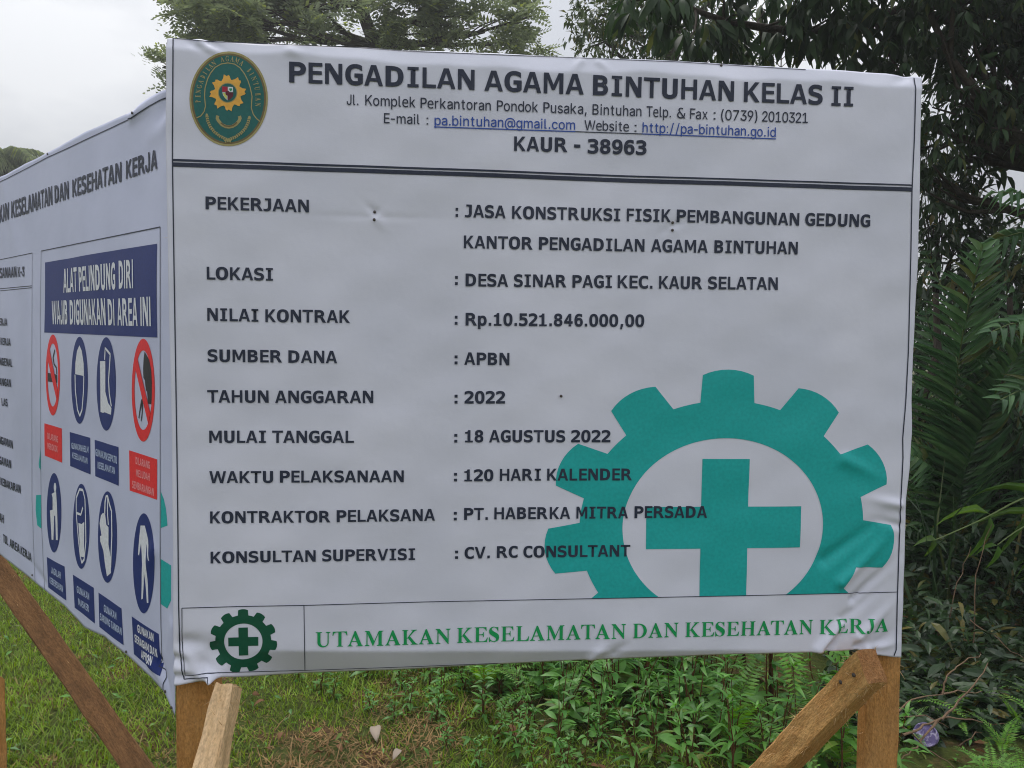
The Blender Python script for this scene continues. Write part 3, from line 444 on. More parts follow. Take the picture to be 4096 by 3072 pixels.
GL[S, 'R'] = [stem(.1), P_(*([(.3, 1)]+arc(.46, .745, .37, .255, 90, -62, 10)+[(.94, .07), (1.03, .035), (1.03, 0), (.74, 0), (.41, .49), (.3, .49), (.3, .54)]+arc(.42, .74, .19, .205, -90, 90, 8)+[(.3, .945)]))]
GL[S, 'B'] = [stem(.1), P_(*([(.3, 1)]+arc(.44, .76, .33, .24, 90, -70, 8)+arc(.46, .27, .40, .27, 70, -90, 10)+[(.3, 0), (.3, .055)]+arc(.42, .27, .21, .215, -90, 90, 6)+[(.3, .485), (.3, .54)]+arc(.40, .75, .17, .2, -90, 90, 6)+[(.3, .95)]))]
GL[S, 'J'] = [P_((.2, 1), (.64, 1), (.64, .965), (.53, .92), (.53, .27), (.50, .12), (.40, .02), (.24, -.03), (.08, 0), (0, .09), (.01, .18), (.09, .23), (.17, .2), (.19, .12), (.20, .05), (.26, .03), (.31, .07), (.33, .18), (.33, .92), (.2, .965))]
GL[S, 'S'] = [P_((.62, 1.0), (.65, 1.0), (.66, .68), (.63, .68), (.55, .86), (.42, .955), (.30, .95), (.22, .89), (.22, .80), (.30, .72), (.56, .57), (.68, .45), (.71, .30), (.68, .14), (.58, .03), (.42, -.02), (.27, -.005), (.14, .04), (.08, .01), (.06, -.02), (.03, -.02), (.02, .34), (.05, .34), (.12, .17), (.23, .06), (.37, .03), (.47, .07), (.51, .15), (.47, .25), (.34, .35), (.15, .47), (.05, .58), (.03, .74), (.08, .88), (.19, .98), (.33, 1.02), (.46, .99), (.54, .965), (.60, .975))]
GL[S, 'G'] = [P_(*([(.80, 1), (.84, 1), (.85, .66), (.81, .66)]+arc(.50, .5, .30, .45, 40, 180, 8)+arc(.50, .5, .30, .46, 180, 285, 6)+[(.66, .1), (.66, .36), (.55, .42), (.55, .455), (.98, .455), (.98, .42), (.88, .37), (.88, .08)]+arc(.50, .5, .5, .52, 300, 60, 16)+[(.74, .96)]))]

ROUND = set('OCGSQ0368925eopcagsbdq&@'); DIAG = set('AVWKTXYLJ7v/4R')
def gap(a, b):
    g = .195-(.05 if a in ROUND else 0)-(.05 if b in ROUND else 0)-(.07 if a in 'AVWTLKRYPFE' else 0)-(.075 if b in 'AVWTYJ' else 0)
    if a == 'L' and b in ROUND: g -= .05
    if a in 'LR' and b in 'INHEPRKDBMU': g += .05
    if a in 'AL' and b in 'TV' or a in 'TV' and b == 'A': g -= .10
    if a in ':./' or b in ':./,': g += .02
    return max(g, .02)
class Print:
    def __init__(s, panel, off=.0010): s.p = panel; s.off = off; s.T = []; s.M = []; s.mats = []; s.lay = 0
    def mi(s, m):
        if m not in s.mats: s.mats.append(m)
        return s.mats.index(m)
    def add(s, UV, T, m, lay=0):
        UV = np.asarray(UV); T = np.asarray(T)
        if not len(T): return
        z = np.full((len(UV), 1), s.off+lay*.00022); A = np.concatenate([UV, z], 1)[T]; s.T.append(A); s.M.append(np.full(len(A), s.mi(m)))
    def poly(s, pts, m, lay=0, holes=()):    # photo pixels
        loops = [[Vector((*q, 0)) for q in s.p.uvs(l)] for l in (pts, *holes)]; T = tessellate_polygon(loops); UV = [(v.x, v.y) for l in loops for v in l]; s.add(UV, T, m, lay)
    def line(s, pts, w, m, lay=0):           # width in metres, polyline in photo pixels
        pts = np.array(pts, float); seg = np.concatenate([[0], np.cumsum(np.linalg.norm(np.diff(pts, axis=0), axis=1))]); k = np.unique(np.concatenate([np.linspace(0, seg[-1], max(2, int(seg[-1]/25))), seg])); pts = np.stack([np.interp(k, seg, pts[:, 0]), np.interp(k, seg, pts[:, 1])], -1)
        A = s.p.uvs(pts); T = nrm(np.gradient(A, axis=0)); Nn = np.stack([-T[:, 1], T[:, 0]], -1)
        UV = np.concatenate([A+Nn*w/2, A-Nn*w/2]); n = len(A); t = []
        for i in range(n-1): t += [(i, i+1, n+i+1), (i, n+i+1, n+i)]
        s.add(UV, t, m, lay)
    def ellipse(s, c, rx, ry, m, lay=0, hole=None, n=48):
        o = [(c[0]+rx*math.cos(a), c[1]+ry*math.sin(a)) for a in np.arange(n)*2*np.pi/n]
        if hole is None: s.poly(o, m, lay)
        else:
            i = [(c[0]+hole[0]*math.cos(a), c[1]+hole[1]*math.sin(a)) for a in np.arange(n)*2*np.pi/n]
            UV = s.p.uvs(o+i); t = []
            for k in range(n): j = (k+1) % n; t += [(k, j, n+j), (k, n+j, n+k)]
            s.add(UV, t, m, lay)
    def text(s, st, txt, p0, p1, cap, m, lay=2):
        A = s.p.uv(*p0); B = s.p.uv(*p1); up = s.p.uv(p0[0], p0[1]-cap)-A; up[0] = 0
        x = 0; items = []; prev = None; sp = 0
        for ch in txt:
            if ch == ' ': sp += .30; continue
            pieces = GL[st, ch]; x += (gap(prev, ch) if prev else 0)+sp; sp = 0; x0 = min(V[:, 0].min() for V, T in pieces)
            items.append((pieces, x-x0)); x += max(V[:, 0].max() for V, T in pieces)-x0; prev = ch
        e = (B-A)/x
        for pieces, dx in items:
            for k, (V, T) in enumerate(pieces): s.add(A+(V[:, :1]+dx)*e+V[:, 1:]*up, T, m, lay+k*.3)
    def build(s, name, parent, maxlen=.0065):
        T = np.concatenate(s.T); M = np.concatenate(s.M)
        for it in range(24):
            E = np.linalg.norm(T[:, [0, 1, 2], :2]-T[:, [1, 2, 0], :2], axis=2); k = E.argmax(1); big = E.max(1) > maxlen
            if not big.any(): break
            Tb = T[big]; kb = k[big]; i = np.arange(len(Tb)); a = Tb[i, kb]; b = Tb[i, (kb+1) % 3]; c = Tb[i, (kb+2) % 3]; mid = (a+b)/2
            T = np.concatenate([T[~big], np.stack([a, mid, c], 1), np.stack([mid, b, c], 1)]); M = np.concatenate([M[~big], M[big], M[big]])
        W = T.reshape(-1, 3); key = np.round(W*1e6).astype(np.int64); _, ix, inv = np.unique(key, axis=0, return_index=True, return_inverse=True); inv = inv.ravel(); W = W[ix]; F_ = inv.reshape(-1, 3)
        ok = (F_[:, 0] != F_[:, 1]) & (F_[:, 1] != F_[:, 2]) & (F_[:, 0] != F_[:, 2]); F_ = F_[ok]; M = M[ok]
        X = s.p.P(W[:, 0], W[:, 1], W[:, 2])-C0
        a, b, c = X[F_[:, 0]], X[F_[:, 1]], X[F_[:, 2]]; flip = (np.cross(b-a, c-a)@s.p.n) < 0; F_[flip] = F_[flip][:, ::-1]
        me = np_mesh(name, X, [F_], s.mats, M, smooth=True); o = link_mesh(name, me, parent); return o
def Z(sc, ox, oy): return lambda *p: [(ox+x/sc, oy+y/sc) for x, y in p]

# --- front banner lettering
p = Print(FR); B = 'bold'
for t, a, b, c in [('PENGADILAN', (1157, 330), (1898, 361), 83), ('AGAMA', (1937, 364), (2334, 379), 82), ('BINTUHAN', (2371, 381), (2934, 406), 81), ('KELAS', (2974, 408), (3289, 420), 80), ('II', (3324, 424), (3411, 427), 79)]: p.text(B, t, a, b, c, INK)
p.build('title_lettering', front)
p = Print(FR)
for t, a, b in [('Jl.', (1387, 420), (1434, 422)), ('Komplek', (1461, 422), (1662, 431)), ('Perkantoran', (1682, 433), (1963, 443)), ('Pondok', (1987, 444), (2152, 450)), ('Pusaka,', (2173, 451), (2346, 457)), ('Bintuhan', (2369, 459), (2565, 466)), ('Telp.', (2585, 467), (2683, 471)), ('&', (2707, 473), (2741, 475)), ('Fax', (2759, 476), (2830, 479)), (':', (2853, 479), (2861, 479)), ('(0739)', (2883, 481), (3028, 486)), ('2010321', (3047, 487), (3230, 493))]: p.text('reg', t, a, b, 42, INK)
for t, a, b, m in [('E-mail', (1536, 493), (1678, 498), INK), (':', (1706, 499), (1713, 499), INK), ('pa.bintuhan@gmail.com', (1738, 501), (2300, 520), INKBLUE), ('Website', (2337, 521), (2515, 527), INK), (':', (2537, 528), (2545, 528), INK), ('http://pa-bintuhan.go.id', (2569, 530), (3102, 549), INKBLUE)]: p.text('reg', t, a, b, 40, m)
p.line([(1737, 508), (2301, 527)], .0021, INKBLUE, 1); p.line([(2301, 527), (2567, 536)], .0018, INK, 1); p.line([(2567, 536), (3103, 556)], .0021, INKBLUE, 1)
p.build('address_lettering', front)
p = Print(FR)
for t, a, b in [('KAUR', (2056, 604), (2269, 609)), ('38963', (2350, 614), (2585, 620))]: p.text(B, t, a, b, 58, INK)
p.poly([(2296, 578), (2321, 579), (2321, 592), (2296, 591)], INK, 2)
p.build('postcode_lettering', front)
p = Print(FR)
p.poly([(690, 635.7), (3648, 738.5), (3648, 744.5), (690, 644.7)], INK); p.poly([(690, 649.5), (3648, 750.5), (3648, 767), (690, 666.5)], INK)
p.line([(693, 154), (840, 166.5), (1436, 191.5), (1600, 203.5), (2162, 226), (2700, 247), (2884, 258.5), (3222, 279)], .0016, INK)
p.line([(693, 153), (690, 552), (690, 640), (697, 1100), (705, 1592), (711, 2000), (715, 2426), (720, 2600), (731, 2697), (737, 2716)], .0022, INK)
p.line([(737, 2716), (786, 2712), (831, 2709), (846, 2715)], .0016, INK)
p.line([(3655, 312), (3662, 359), (3657, 548), (3647, 767), (3643, 996), (3633, 1400), (3622, 1612), (3610, 1753), (3611, 1831), (3602, 2019), (3594, 2223), (3588, 2419), (3584, 2599), (3575, 2622)], .0026, INK)
p.line([(728, 2432), (951, 2425.5), (1216, 2421), (1700, 2407), (2981, 2382), (3408, 2372), (3587, 2367.5)], .0015, INK)
p.line([(728, 2432), (729, 2561), (737, 2666), (741, 2701), (770, 2701), (831, 2691), (906, 2689), (1219, 2681), (1600, 2668), (1990, 2653)], .0014, INK)
p.line([(1216, 2421), (1220, 2681)], .0014, INK)
p.build('border_lines', front)
rows = [
 (51, [('PEKERJAAN', (823, 837), (1236, 850)), (':', (1822, 868), (1832, 868)), ('JASA', (1859, 869), (2022, 874)), ('KONSTRUKSI', (2048, 875), (2480, 885)), ('FISIK', (2506, 885), (2682, 889)), ('PEMBANGUNAN', (2705, 889), (3195, 903)), ('GEDUNG', (3219, 903), (3479, 909))]),
 (51, [('KANTOR', (1855, 993), (2130, 999)), ('PENGADILAN', (2155, 999), (2577, 1007)), ('AGAMA', (2603, 1008), (2830, 1012)), ('BINTUHAN', (2856, 1012), (3189, 1018))]),
 (51, [('LOKASI', (828, 1118), (1092, 1123)), (':', (1820, 1140), (1831, 1140)), ('DESA', (1862, 1145), (2032, 1148)), ('SINAR', (2055, 1148), (2265, 1150)), ('PAGI', (2289, 1151), (2447, 1152)), ('KEC.', (2470, 1152), (2609, 1155)), ('KAUR', (2635, 1155), (2808, 1157)), ('SELATAN', (2831, 1157), (3110, 1160))]),
 (51, [('NILAI', (830, 1283), (1034, 1287)), ('KONTRAK', (1062, 1288), (1400, 1292)), (':', (1819, 1299), (1830, 1299)), ('Rp.10.521.846.000,00', (1862, 1302), (2576, 1308))]),
 (50, [('SUMBER', (831, 1447), (1129, 1450)), ('DANA', (1154, 1451), (1349, 1453)), (':', (1818, 1457), (1830, 1457)), ('APBN', (1857, 1459), (2037, 1461))]),
 (50, [('TAHUN', (830, 1610), (1075, 1611)), ('ANGGARAN', (1101, 1612), (1493, 1612)), (':', (1818, 1614), (1830, 1614)), ('2022', (1858, 1614), (2020, 1614))]),
 (49, [('MULAI', (838, 1771), (1064, 1771)), ('TANGGAL', (1089, 1771), (1416, 1771)), (':', (1817, 1770), (1829, 1770)), ('18', (1860, 1769), (1933, 1769)), ('AGUSTUS', (1956, 1769), (2260, 1769)), ('2022', (2284, 1769), (2441, 1769))]),
 (48, [('WAKTU', (838, 1932), (1093, 1931)), ('PELAKSANAAN', (1120, 1930), (1615, 1928)), (':', (1816, 1925), (1828, 1925)), ('120', (1857, 1925), (1973, 1924)), ('HARI', (1999, 1923), (2163, 1922)), ('KALENDER', (2188, 1922), (2527, 1921))]),
 (48, [('KONTRAKTOR', (841, 2093), (1322, 2089)), ('PELAKSANA', (1347, 2088), (1740, 2082)), (':', (1815, 2081), (1827, 2081)), ('PT.', (1856, 2079), (1951, 2079)), ('HABERKA', (1977, 2077), (2280, 2075)), ('MITRA', (2305, 2074), (2511, 2073)), ('PERSADA', (2537, 2072), (2827, 2071))]),
 (47, [('KONSULTAN', (843, 2253), (1263, 2246)), ('SUPERVISI', (1289, 2245), (1660, 2239)), (':', (1820, 2235), (1832, 2235)), ('CV.', (1858, 2235), (1959, 2232)), ('RC', (1987, 2231), (2070, 2230)), ('CONSULTANT', (2093, 2230), (2520, 2225))])]
for cap, ws in rows:
    p = Print(FR)
    for t, a, b in ws: p.text(B, t, a, b, cap, INK)
    p.build('row_lettering', front)
p = Print(FR)
for t, a, b, c in [('UTAMAKAN', (1263, 2588), (1802, 2573), 60), ('KESELAMATAN', (1828, 2571), (2503, 2553), 60), ('DAN', (2531, 2552), (2713, 2547), 58), ('KESEHATAN', (2740, 2547), (3250, 2535), 58), ('KERJA', (3277, 2535), (3550, 2525), 56)]: p.text(S, t, a, b, c, GREEN)
p.build('slogan_lettering', front)
def cog(panel, c, rx, ry, m, root, hole, arm, aw, clip=None):
    pr = Print(panel, .0006); c0 = panel.uv(*c); ex = panel.uv(c[0]+rx, c[1])-c0; ey = panel.uv(c[0], c[1]-ry)-c0; ex[1] = ex[1]*.3; ey[0] = 0
    W = lambda x, y: c0+x*ex+y*ey
    prof = []
    for k in range(11):
        a = 90-k*360/11; h1 = math.degrees(math.asin(.146)); h0 = math.degrees(math.asin(.152/root))
        prof += [(a+h0, root)]+[(a+h1-2*h1*i/8, 1-.026*((i-4)/4)**2) for i in range(9)]+[(a-h0, root)]
        g = 360/11-2*h0; prof += [(a-h0-g*i/5, root) for i in range(1, 5)]
    n = len(prof); O = [W(r*math.cos(rad(a)), r*math.sin(rad(a))) for a, r in prof]; I = [W(hole*math.cos(rad(a)), hole*math.sin(rad(a))) for a, r in prof]
    UV = np.array(O+I); t = []
    for k in range(n): j = (k+1) % n; t += [(k, j, n+j), (k, n+j, n+k)]
    pcs = [(UV, t)]
    for x0, y0, x1, y1 in ((-aw, -arm, aw, arm), (-arm, -aw, -aw, aw), (aw, -aw, arm, aw)): pcs.append((np.array([W(x0, y0), W(x1, y0), W(x1, y1), W(x0, y1)]), [(0, 1, 2), (0, 2, 3)]))
    for U, T in pcs:
        if clip:
            a = panel.uv(*clip[0]); b = panel.uv(*clip[1]); bm = bmesh.new(); vs = [bm.verts.new((*z, 0)) for z in U]
            for f in T:
                try: bm.faces.new([vs[i] for i in f])
                except ValueError: pass
            e = b-a; bmesh.ops.bisect_plane(bm, geom=bm.verts[:]+bm.edges[:]+bm.faces[:], plane_co=(*a, 0), plane_no=(-e[1], e[0], 0), clear_outer=True)
            bmesh.ops.triangulate(bm, faces=bm.faces[:]); bm.verts.index_update(); U = np.array([v.co[:2] for v in bm.verts]); T = [[v.index for v in f.verts] for f in bm.faces]; bm.free()
        pr.add(U, T, m)
    return pr
o = cog(FR, (2897, 2110), 684, 632, TEAL, .805, .568, .437, .133, clip=((1150, 2420), (3591, 2368))).build('cogwheel_emblem', front); o['label'] = 'large teal cogwheel with cross cut off at its foot'
o = cog(FR, (973.6, 2566), 136, 130, DKGREEN, .82, .56, .437, .137).build('cogwheel_emblem', front); o['label'] = 'small dark green cogwheel with cross'

# --- round court emblem
z = Z(3.3183, 650, 130); z1 = lambda x, y: z((x, y))[0]
p = Print(FR, .0006); c = z1(879, 881); p.ellipse(c, 157, 189.5, EGOLD, 0, (149.5, 181.5)); p.ellipse(c, 149.5, 181.5, EDARK, 0, (142, 174)); p.ellipse(c, 142, 174, EGREEN, 0)
em = p.build('court_emblem', front); em['label'] = 'dark green oval crest with gold rim'
p = Print(FR, .0009)
p.line(z((455, 1135), (510, 1110), (555, 1050), (572, 980), (560, 850), (566, 740), (600, 620), (640, 540), (700, 465), (780, 420), (870, 405), (960, 422), (1030, 470), (1090, 550), (1135, 640), (1165, 730), (1190, 850), (1180, 1000), (1205, 1085), (1250, 1145), (1300, 1185)), .0018, EGOLD)
for cc in ((590, 1100), (1155, 1130)): p.ellipse(z1(*cc), 5, 7, EGOLD, 1, n=10)
for pts in ([(590, 1100), (605, 1180), (640, 1260), (690, 1320), (760, 1375), (830, 1410), (890, 1435)], [(1155, 1130), (1135, 1210), (1095, 1285), (1040, 1340), (975, 1385), (920, 1410), (850, 1440)]):
    A = np.array(pts, float); l = np.concatenate([[0], np.cumsum(np.linalg.norm(np.diff(A, axis=0), axis=1))])
    for i, sv in enumerate(np.linspace(0, l[-1], 17)):
        x, y = np.interp(sv, l, A[:, 0]), np.interp(sv, l, A[:, 1]); x2, y2 = np.interp(sv+3, l, A[:, 0]), np.interp(sv+3, l, A[:, 1]); a = math.atan2(y2-y, x2-x) if sv < l[-1] else a
        for sg in (-1, 1):
            an = a+sg*.6; p.poly(z((x, y), (x+20*math.cos(an-.6), y+20*math.sin(an-.6)), (x+36*math.cos(an), y+36*math.sin(an)), (x+20*math.cos(an+.6), y+20*math.sin(an+.6))), EGOLD, 1+i*.02+(sg > 0)*.3)
p.line(z((735, 1105), (728, 1140), (745, 1175), (790, 1225), (840, 1250), (885, 1256), (930, 1248), (980, 1218), (1018, 1175), (1032, 1140), (1022, 1110)), .0058, EGOLD)
p.line(z((775, 1200), (830, 1240), (885, 1247), (940, 1236), (990, 1195)), .0024, EDARK, 2)
# flaming sun and shield
sc_ = (868, 803); fl = []
for k in range(8):
    a0 = -97+k*45
    for da, r in ((-20, 178), (-10, 205), (-5, 250), (4, 222), (9, 238), (14, 222), (17, 195), (23, 176)): a = rad(a0+da); fl.append((sc_[0]+r*math.cos(a), sc_[1]+r*math.sin(a)))
p.poly(z(*fl), EFLAME, 1)
k_ = 1/3.3183; p.ellipse(z1(*sc_), 128*k_, 132*k_, EGOLD, 2); p.ellipse(z1(*sc_), 117*k_, 121*k_, EGREEN, 3)
p.poly(z((795, 720), (868, 724), (868, 795), (795, 790)), ERED, 4); p.poly(z((870, 724), (938, 728), (940, 795), (870, 795)), WHITE, 4); p.poly(z((890, 745), (925, 745), (928, 765), (912, 785), (905, 785), (890, 765)), ELEAF, 5)
p.poly(z((798, 798), (866, 800), (866, 905), (835, 875), (808, 840)), WHITE, 4); p.poly(z((804, 806), (830, 806), (862, 860), (855, 890), (820, 850)), EYEL, 5); p.poly(z((868, 800), (945, 798), (940, 850), (905, 890), (868, 905)), EMAROON, 4)
p.ellipse(z1(868, 810), 9, 10, EMAROON, 6, n=14)
def arc_text(txt, a0, a1):
    n = len(txt)
    for i, ch in enumerate(txt):
        a = rad(a0+(a1-a0)*i/(n-1)); cx_, cy_ = 872+400*math.cos(a), 885-535*math.sin(a); tx, ty = 400*math.sin(a), 535*math.cos(a); l = math.hypot(tx, ty); tx, ty = tx/l, ty/l
        A = FR.uv(*z1(cx_, cy_)); e = FR.uv(*z1(cx_+tx*44, cy_+ty*44))-A; up = FR.uv(*z1(cx_+ty*68, cy_-tx*68))-A
        for V, T in GL[S, ch]: V = V-[(V[:, 0].max())/2, .5]; p.add(A+V[:, :1]*e*1.05+V[:, 1:]*up, T, EGOLD, 1)
arc_text('PENGADILAN', 184, 118); arc_text('AGAMA', 101, 63); arc_text('BINTUHAN', 46, -8)
p.build('crest_motifs', em, .02)

# --- side banner printing
z2 = Z(2.2125, 0, 1250); z3 = Z(1.6583, 0, 1900); z0 = Z(1.6583, 0, 300)
p = Print(LF); Cn = 'cond'
for t, a, b, c in [('UTAMAKAN', (-62, 912), (37, 878), 64), ('KESELAMATAN', (47, 873), (211, 819), 67), ('DAN', (221, 813), (277, 796), 70), ('KESEHATAN', (292, 790), (487, 727), 71), ('KERJA', (506, 717), (631, 675), 73)]: p.text(Cn, t, a, b, c, INK)
p.build('heading_lettering', left)
p = Print(LF)
for t, a, b in [('PELAKSANAAN', (-42, 1116), (68, 1109)), ('K-3', (74, 1108), (99, 1106))]: p.text(Cn, t, a, b, 40, INK)
for t, a, b, c in [('KERJA', (-8, 1301), (31, 1304), 29), ('KERJA', (4, 1379), (44, 1384), 29), ('MENGENAL', (-18, 1458), (51, 1468), 30), ('TANGAN', (-8, 1540), (46, 1549), 30), ('LAS', (9, 1622), (32, 1626), 30), ('PENGAMAN', (-20, 1768), (53, 1795), 31), ('PENGAMAN', (-26, 1846), (46, 1874), 31), ('KEBAKARAN', (4, 1940), (84, 1974), 31), ('SAMPAH', (-38, 2063), (17, 2094), 32), ('AREA', (40, 2186), (80, 2213), 33), ('KERJA', (84, 2216), (128, 2247), 33), ('TUL', (14, 2168), (34, 2182), 33)]: p.text(Cn, t, a, b, c, INK)
p.build('list_lettering', left)
p = Print(LF)
p.line([(664, 392), (640, 402), (600, 424), (560, 450), (525, 474), (450, 510), (350, 556), (277, 591), (193, 629), (100, 678), (0, 729), (-150, 803), (-370, 915)], .0022, INK)
p.line([(0, 1039), (130, 1012)], .0018, INK); p.line([(130, 1012), (128, 1500), (129, 2000), (136, 2200), (142, 2328)], .0018, INK); p.line([(0, 1039), (-200, 1080)], .0018, INK)
p.line([(-200, 1174), (128, 1143)], .0018, INK); p.line([(-200, 1184), (128, 1150.5)], .0018, INK)
p.line([(642, 908), (404, 956), (166, 1004)], .0022, INK); p.line([(166, 1004), (162, 1250), (164, 1883), (168, 2114), (179, 2358)], .0018, INK); p.line([(642, 908), (642, 1500), (642, 2220), (645, 2500), (654, 2762)], .0022, INK)
p.build('border_lines', left)
p = Print(LF, .0003)
p.poly(z3((1067, 108), (1088, 160), (1102, 225), (1112, 335), (1067, 352)), TEAL); p.poly(z3((1067, 557), (1136, 600), (1136, 830), (1110, 886), (1067, 855)), TEAL); p.poly(z3((240, 133), (272, 131), (275, 356), (247, 333), (237, 230)), TEAL); p.poly(z2((360, 1205), (343, 1340), (346, 1372), (362, 1393)), TEAL)
p.build('cogwheel_emblem', left)
p = Print(LF, .0006)
p.poly([(181, 1050), (629, 975), (630, 1350), (178, 1330)], NAVY)
for t, a, b, c in [('ALAT', (256, 1171), (311, 1167), 95), ('PELINDUNG', (319, 1166), (464, 1157), 98), ('DIRI', (478, 1155), (535, 1153), 112), ('WAJIB', (210, 1297), (272, 1298), 93), ('DIGUNAKAN', (282, 1298), (426, 1301), 98), ('DI', (436, 1301), (461, 1302), 105), ('AREA', (473, 1302), (553, 1304), 108), ('INI', (565, 1304), (606, 1305), 116)]: p.text(Cn, t, a, b, c, WHITE, 3)
p.build('poster_heading', left)
def picto(kind, c, rx, ry, inner=None):
    q = Print(LF, .0006); cc = z1_(c)
    if kind == 'ban': q.ellipse(cc, rx, ry, RED, 0, inner)
    else: q.ellipse(cc, rx, ry, NAVY)
    return q
z1_ = lambda c: c
Q = lambda zz, *pts: zz(*pts)
q = picto('ban', (212.4, 1500), 28.5, 162, (21, 126)); q.poly(z2((427, 533), (508, 550), (508, 622), (427, 610)), BLACK, 1); q.line(z2((487, 330), (472, 400), (480, 455), (502, 490), (505, 545)), .006, BLACK, 1); q.poly(z2((426, 410), (440, 310), (517, 700), (505, 775)), RED, 3); q.build('pictogram', left)['label'] = 'red no smoking roundel'
q = picto('do', (319, 1521), 33, 174); q.poly(z2((668, 545), (670, 450), (685, 340), (706, 290), (727, 340), (743, 450), (746, 562)), WHITE, 1); q.line(z2((668, 550), (671, 690), (690, 860), (710, 915), (730, 860), (743, 700), (746, 562)), .006, WHITE, 2); q.build('pictogram', left)['label'] = 'blue helmet roundel'
q = picto('do', (425.8, 1535.6), 38.4, 187); q.poly(z2((888, 430), (935, 430), (935, 700), (960, 800), (990, 845), (985, 905), (930, 882), (915, 888), (893, 880)), WHITE, 1); q.line(z2((930, 420), (935, 315), (980, 370), (965, 600), (972, 720), (990, 830)), .006, WHITE, 2); q.build('pictogram', left)['label'] = 'blue safety boot roundel'
q = picto('ban', (574, 1560.5), 46, 205.7, (35, 159)); q.poly(z2((1283, 345), (1325, 420), (1343, 520), (1347, 620), (1345, 750), (1340, 812), (1312, 805), (1310, 760), (1305, 700), (1295, 690), (1285, 600), (1272, 575), (1270, 500), (1275, 400)), BLACK, 1)
for x, y in ((1240, 880), (1232, 935), (1252, 960), (1246, 840)): q.line(z2((1268, 765), (x+8, y-60), (x, y)), .004, BLACK, 1.5)
q.poly(z2((1200, 480), (1222, 410), (1335, 890), (1316, 985)), RED, 3); q.build('pictogram', left)['label'] = 'red no spitting roundel'
q = picto('do', (217, 2051), 29, 159); q.ellipse(z3((367, 82))[0], 5, 19, WHITE, 1, n=16); q.poly(z3((345, 125), (375, 108), (382, 235), (386, 432), (374, 430), (369, 270), (362, 270), (357, 430), (345, 428), (334, 235), (352, 230), (352, 150)), WHITE, 2); q.build('pictogram', left)['label'] = 'blue litter bin roundel'
q = picto('do', (326, 2105), 33, 170); q.line(z3((508, 240), (508, 150), (530, 95), (552, 100), (566, 160), (570, 300), (572, 440), (560, 560), (545, 582), (535, 540), (522, 420), (512, 300), (508, 240)), .006, WHITE, 1); q.poly(z3((523, 318), (545, 325), (562, 310), (560, 470), (562, 545), (537, 540), (530, 430)), WHITE, 2); q.line(z3((508, 250), (540, 262), (553, 215)), .006, WHITE, 3); q.build('pictogram', left)['label'] = 'blue face mask roundel'
q = picto('do', (431, 2148), 38, 183); q.poly(z3((663, 320), (672, 268), (686, 250), (700, 262), (708, 330), (722, 345), (722, 460), (738, 560), (738, 650), (712, 672), (700, 600), (688, 500), (668, 440), (666, 405), (676, 400)), WHITE, 1); q.line(z3((698, 258), (700, 180), (707, 140), (717, 140), (728, 190), (743, 240), (745, 400), (737, 610)), .006, WHITE, 2); q.line(z3((718, 150), (716, 240), (722, 330)), .005, WHITE, 2.4); q.build('pictogram', left)['label'] = 'blue safety glove roundel'
q = picto('do', (576, 2253), 43, 200); q.poly(z3((935, 335), (963, 335), (985, 430), (993, 572), (984, 565), (972, 450), (970, 600), (987, 848), (977, 848), (957, 640), (950, 820), (940, 825), (945, 600), (938, 450), (925, 535), (918, 525), (925, 430)), WHITE, 1); q.build('pictogram', left)['label'] = 'blue overalls roundel'
for (quad, m, tm, lines) in [
 ([(178.5, 1693), (248, 1714), (249.5, 1851), (180, 1822)], RED, PINK, [('DILARANG', z2((425, 1118), (518, 1152)), 25), ('MEROKOK', z2((425, 1205), (515, 1238)), 24)]),
 ([(280, 1728), (361.6, 1751), (363, 1897), (281.6, 1864)], NAVY, LBLUE, [('GUNAKAN HELM', z2((637, 1203), (787, 1243)), 24), ('KESELAMATAN', z2((643, 1285), (778, 1340)), 23)]),
 ([(379.7, 1759), (474.6, 1788), (475.5, 1943), (382, 1904.5)], NAVY, LBLUE, [('GUNAKAN SEPATU', z2((848, 1266), (1040, 1340)), 28), ('KESELAMATAN', z2((868, 1378), (1022, 1432)), 27)]),
 ([(517.5, 1801), (629.6, 1837.6), (629, 1999), (519.8, 1962)], RED, PINK, [('DILARANG', z2((1205, 1340), (1330, 1385)), 29), ('MELUDAH', z2((1208, 1450), (1330, 1490)), 29), ('SEMBARANGAN', z2((1175, 1552), (1365, 1625)), 30)]),
 ([(188, 2227.5), (259.3, 2266), (266, 2401.7), (194, 2349)], NAVY, LBLUE, [('JAGALAH', z3((342, 650), (405, 688)), 26), ('KEBERSIHAN', z3((332, 715), (420, 778)), 26)]),
 ([(292.5, 2298), (375.7, 2351), (380.5, 2494), (299.7, 2430.7)], NAVY, LBLUE, [('GUNAKAN', z3((513, 778), (595, 830)), 27), ('MASKER', z3((523, 862), (593, 910)), 27)]),
 ([(395, 2370), (486.6, 2433.7), (495, 2580), (398.6, 2507)], NAVY, LBLUE, [('GUNAKAN', z3((692, 905), (775, 960)), 29), ('SARUNG TANGAN', z3((667, 960), (810, 1063)), 28)]),
 ([(528, 2465), (636, 2536), (641, 2704), (536.7, 2616)], NAVY, WHITE, [('GUNAKAN', z3((915, 1040), (1022, 1105)), 31), ('SERAGAM DAN', z3((897, 1105), (1047, 1210)), 31), ('APRON', z3((940, 1212), (1008, 1262)), 32)])]:
    q = Print(LF, .0006); q.poly(quad, m)
    for t, (a, b), c in lines: q.text(Cn, t, a, b, c, tm, 2)
    q.build('pictogram_caption', left)

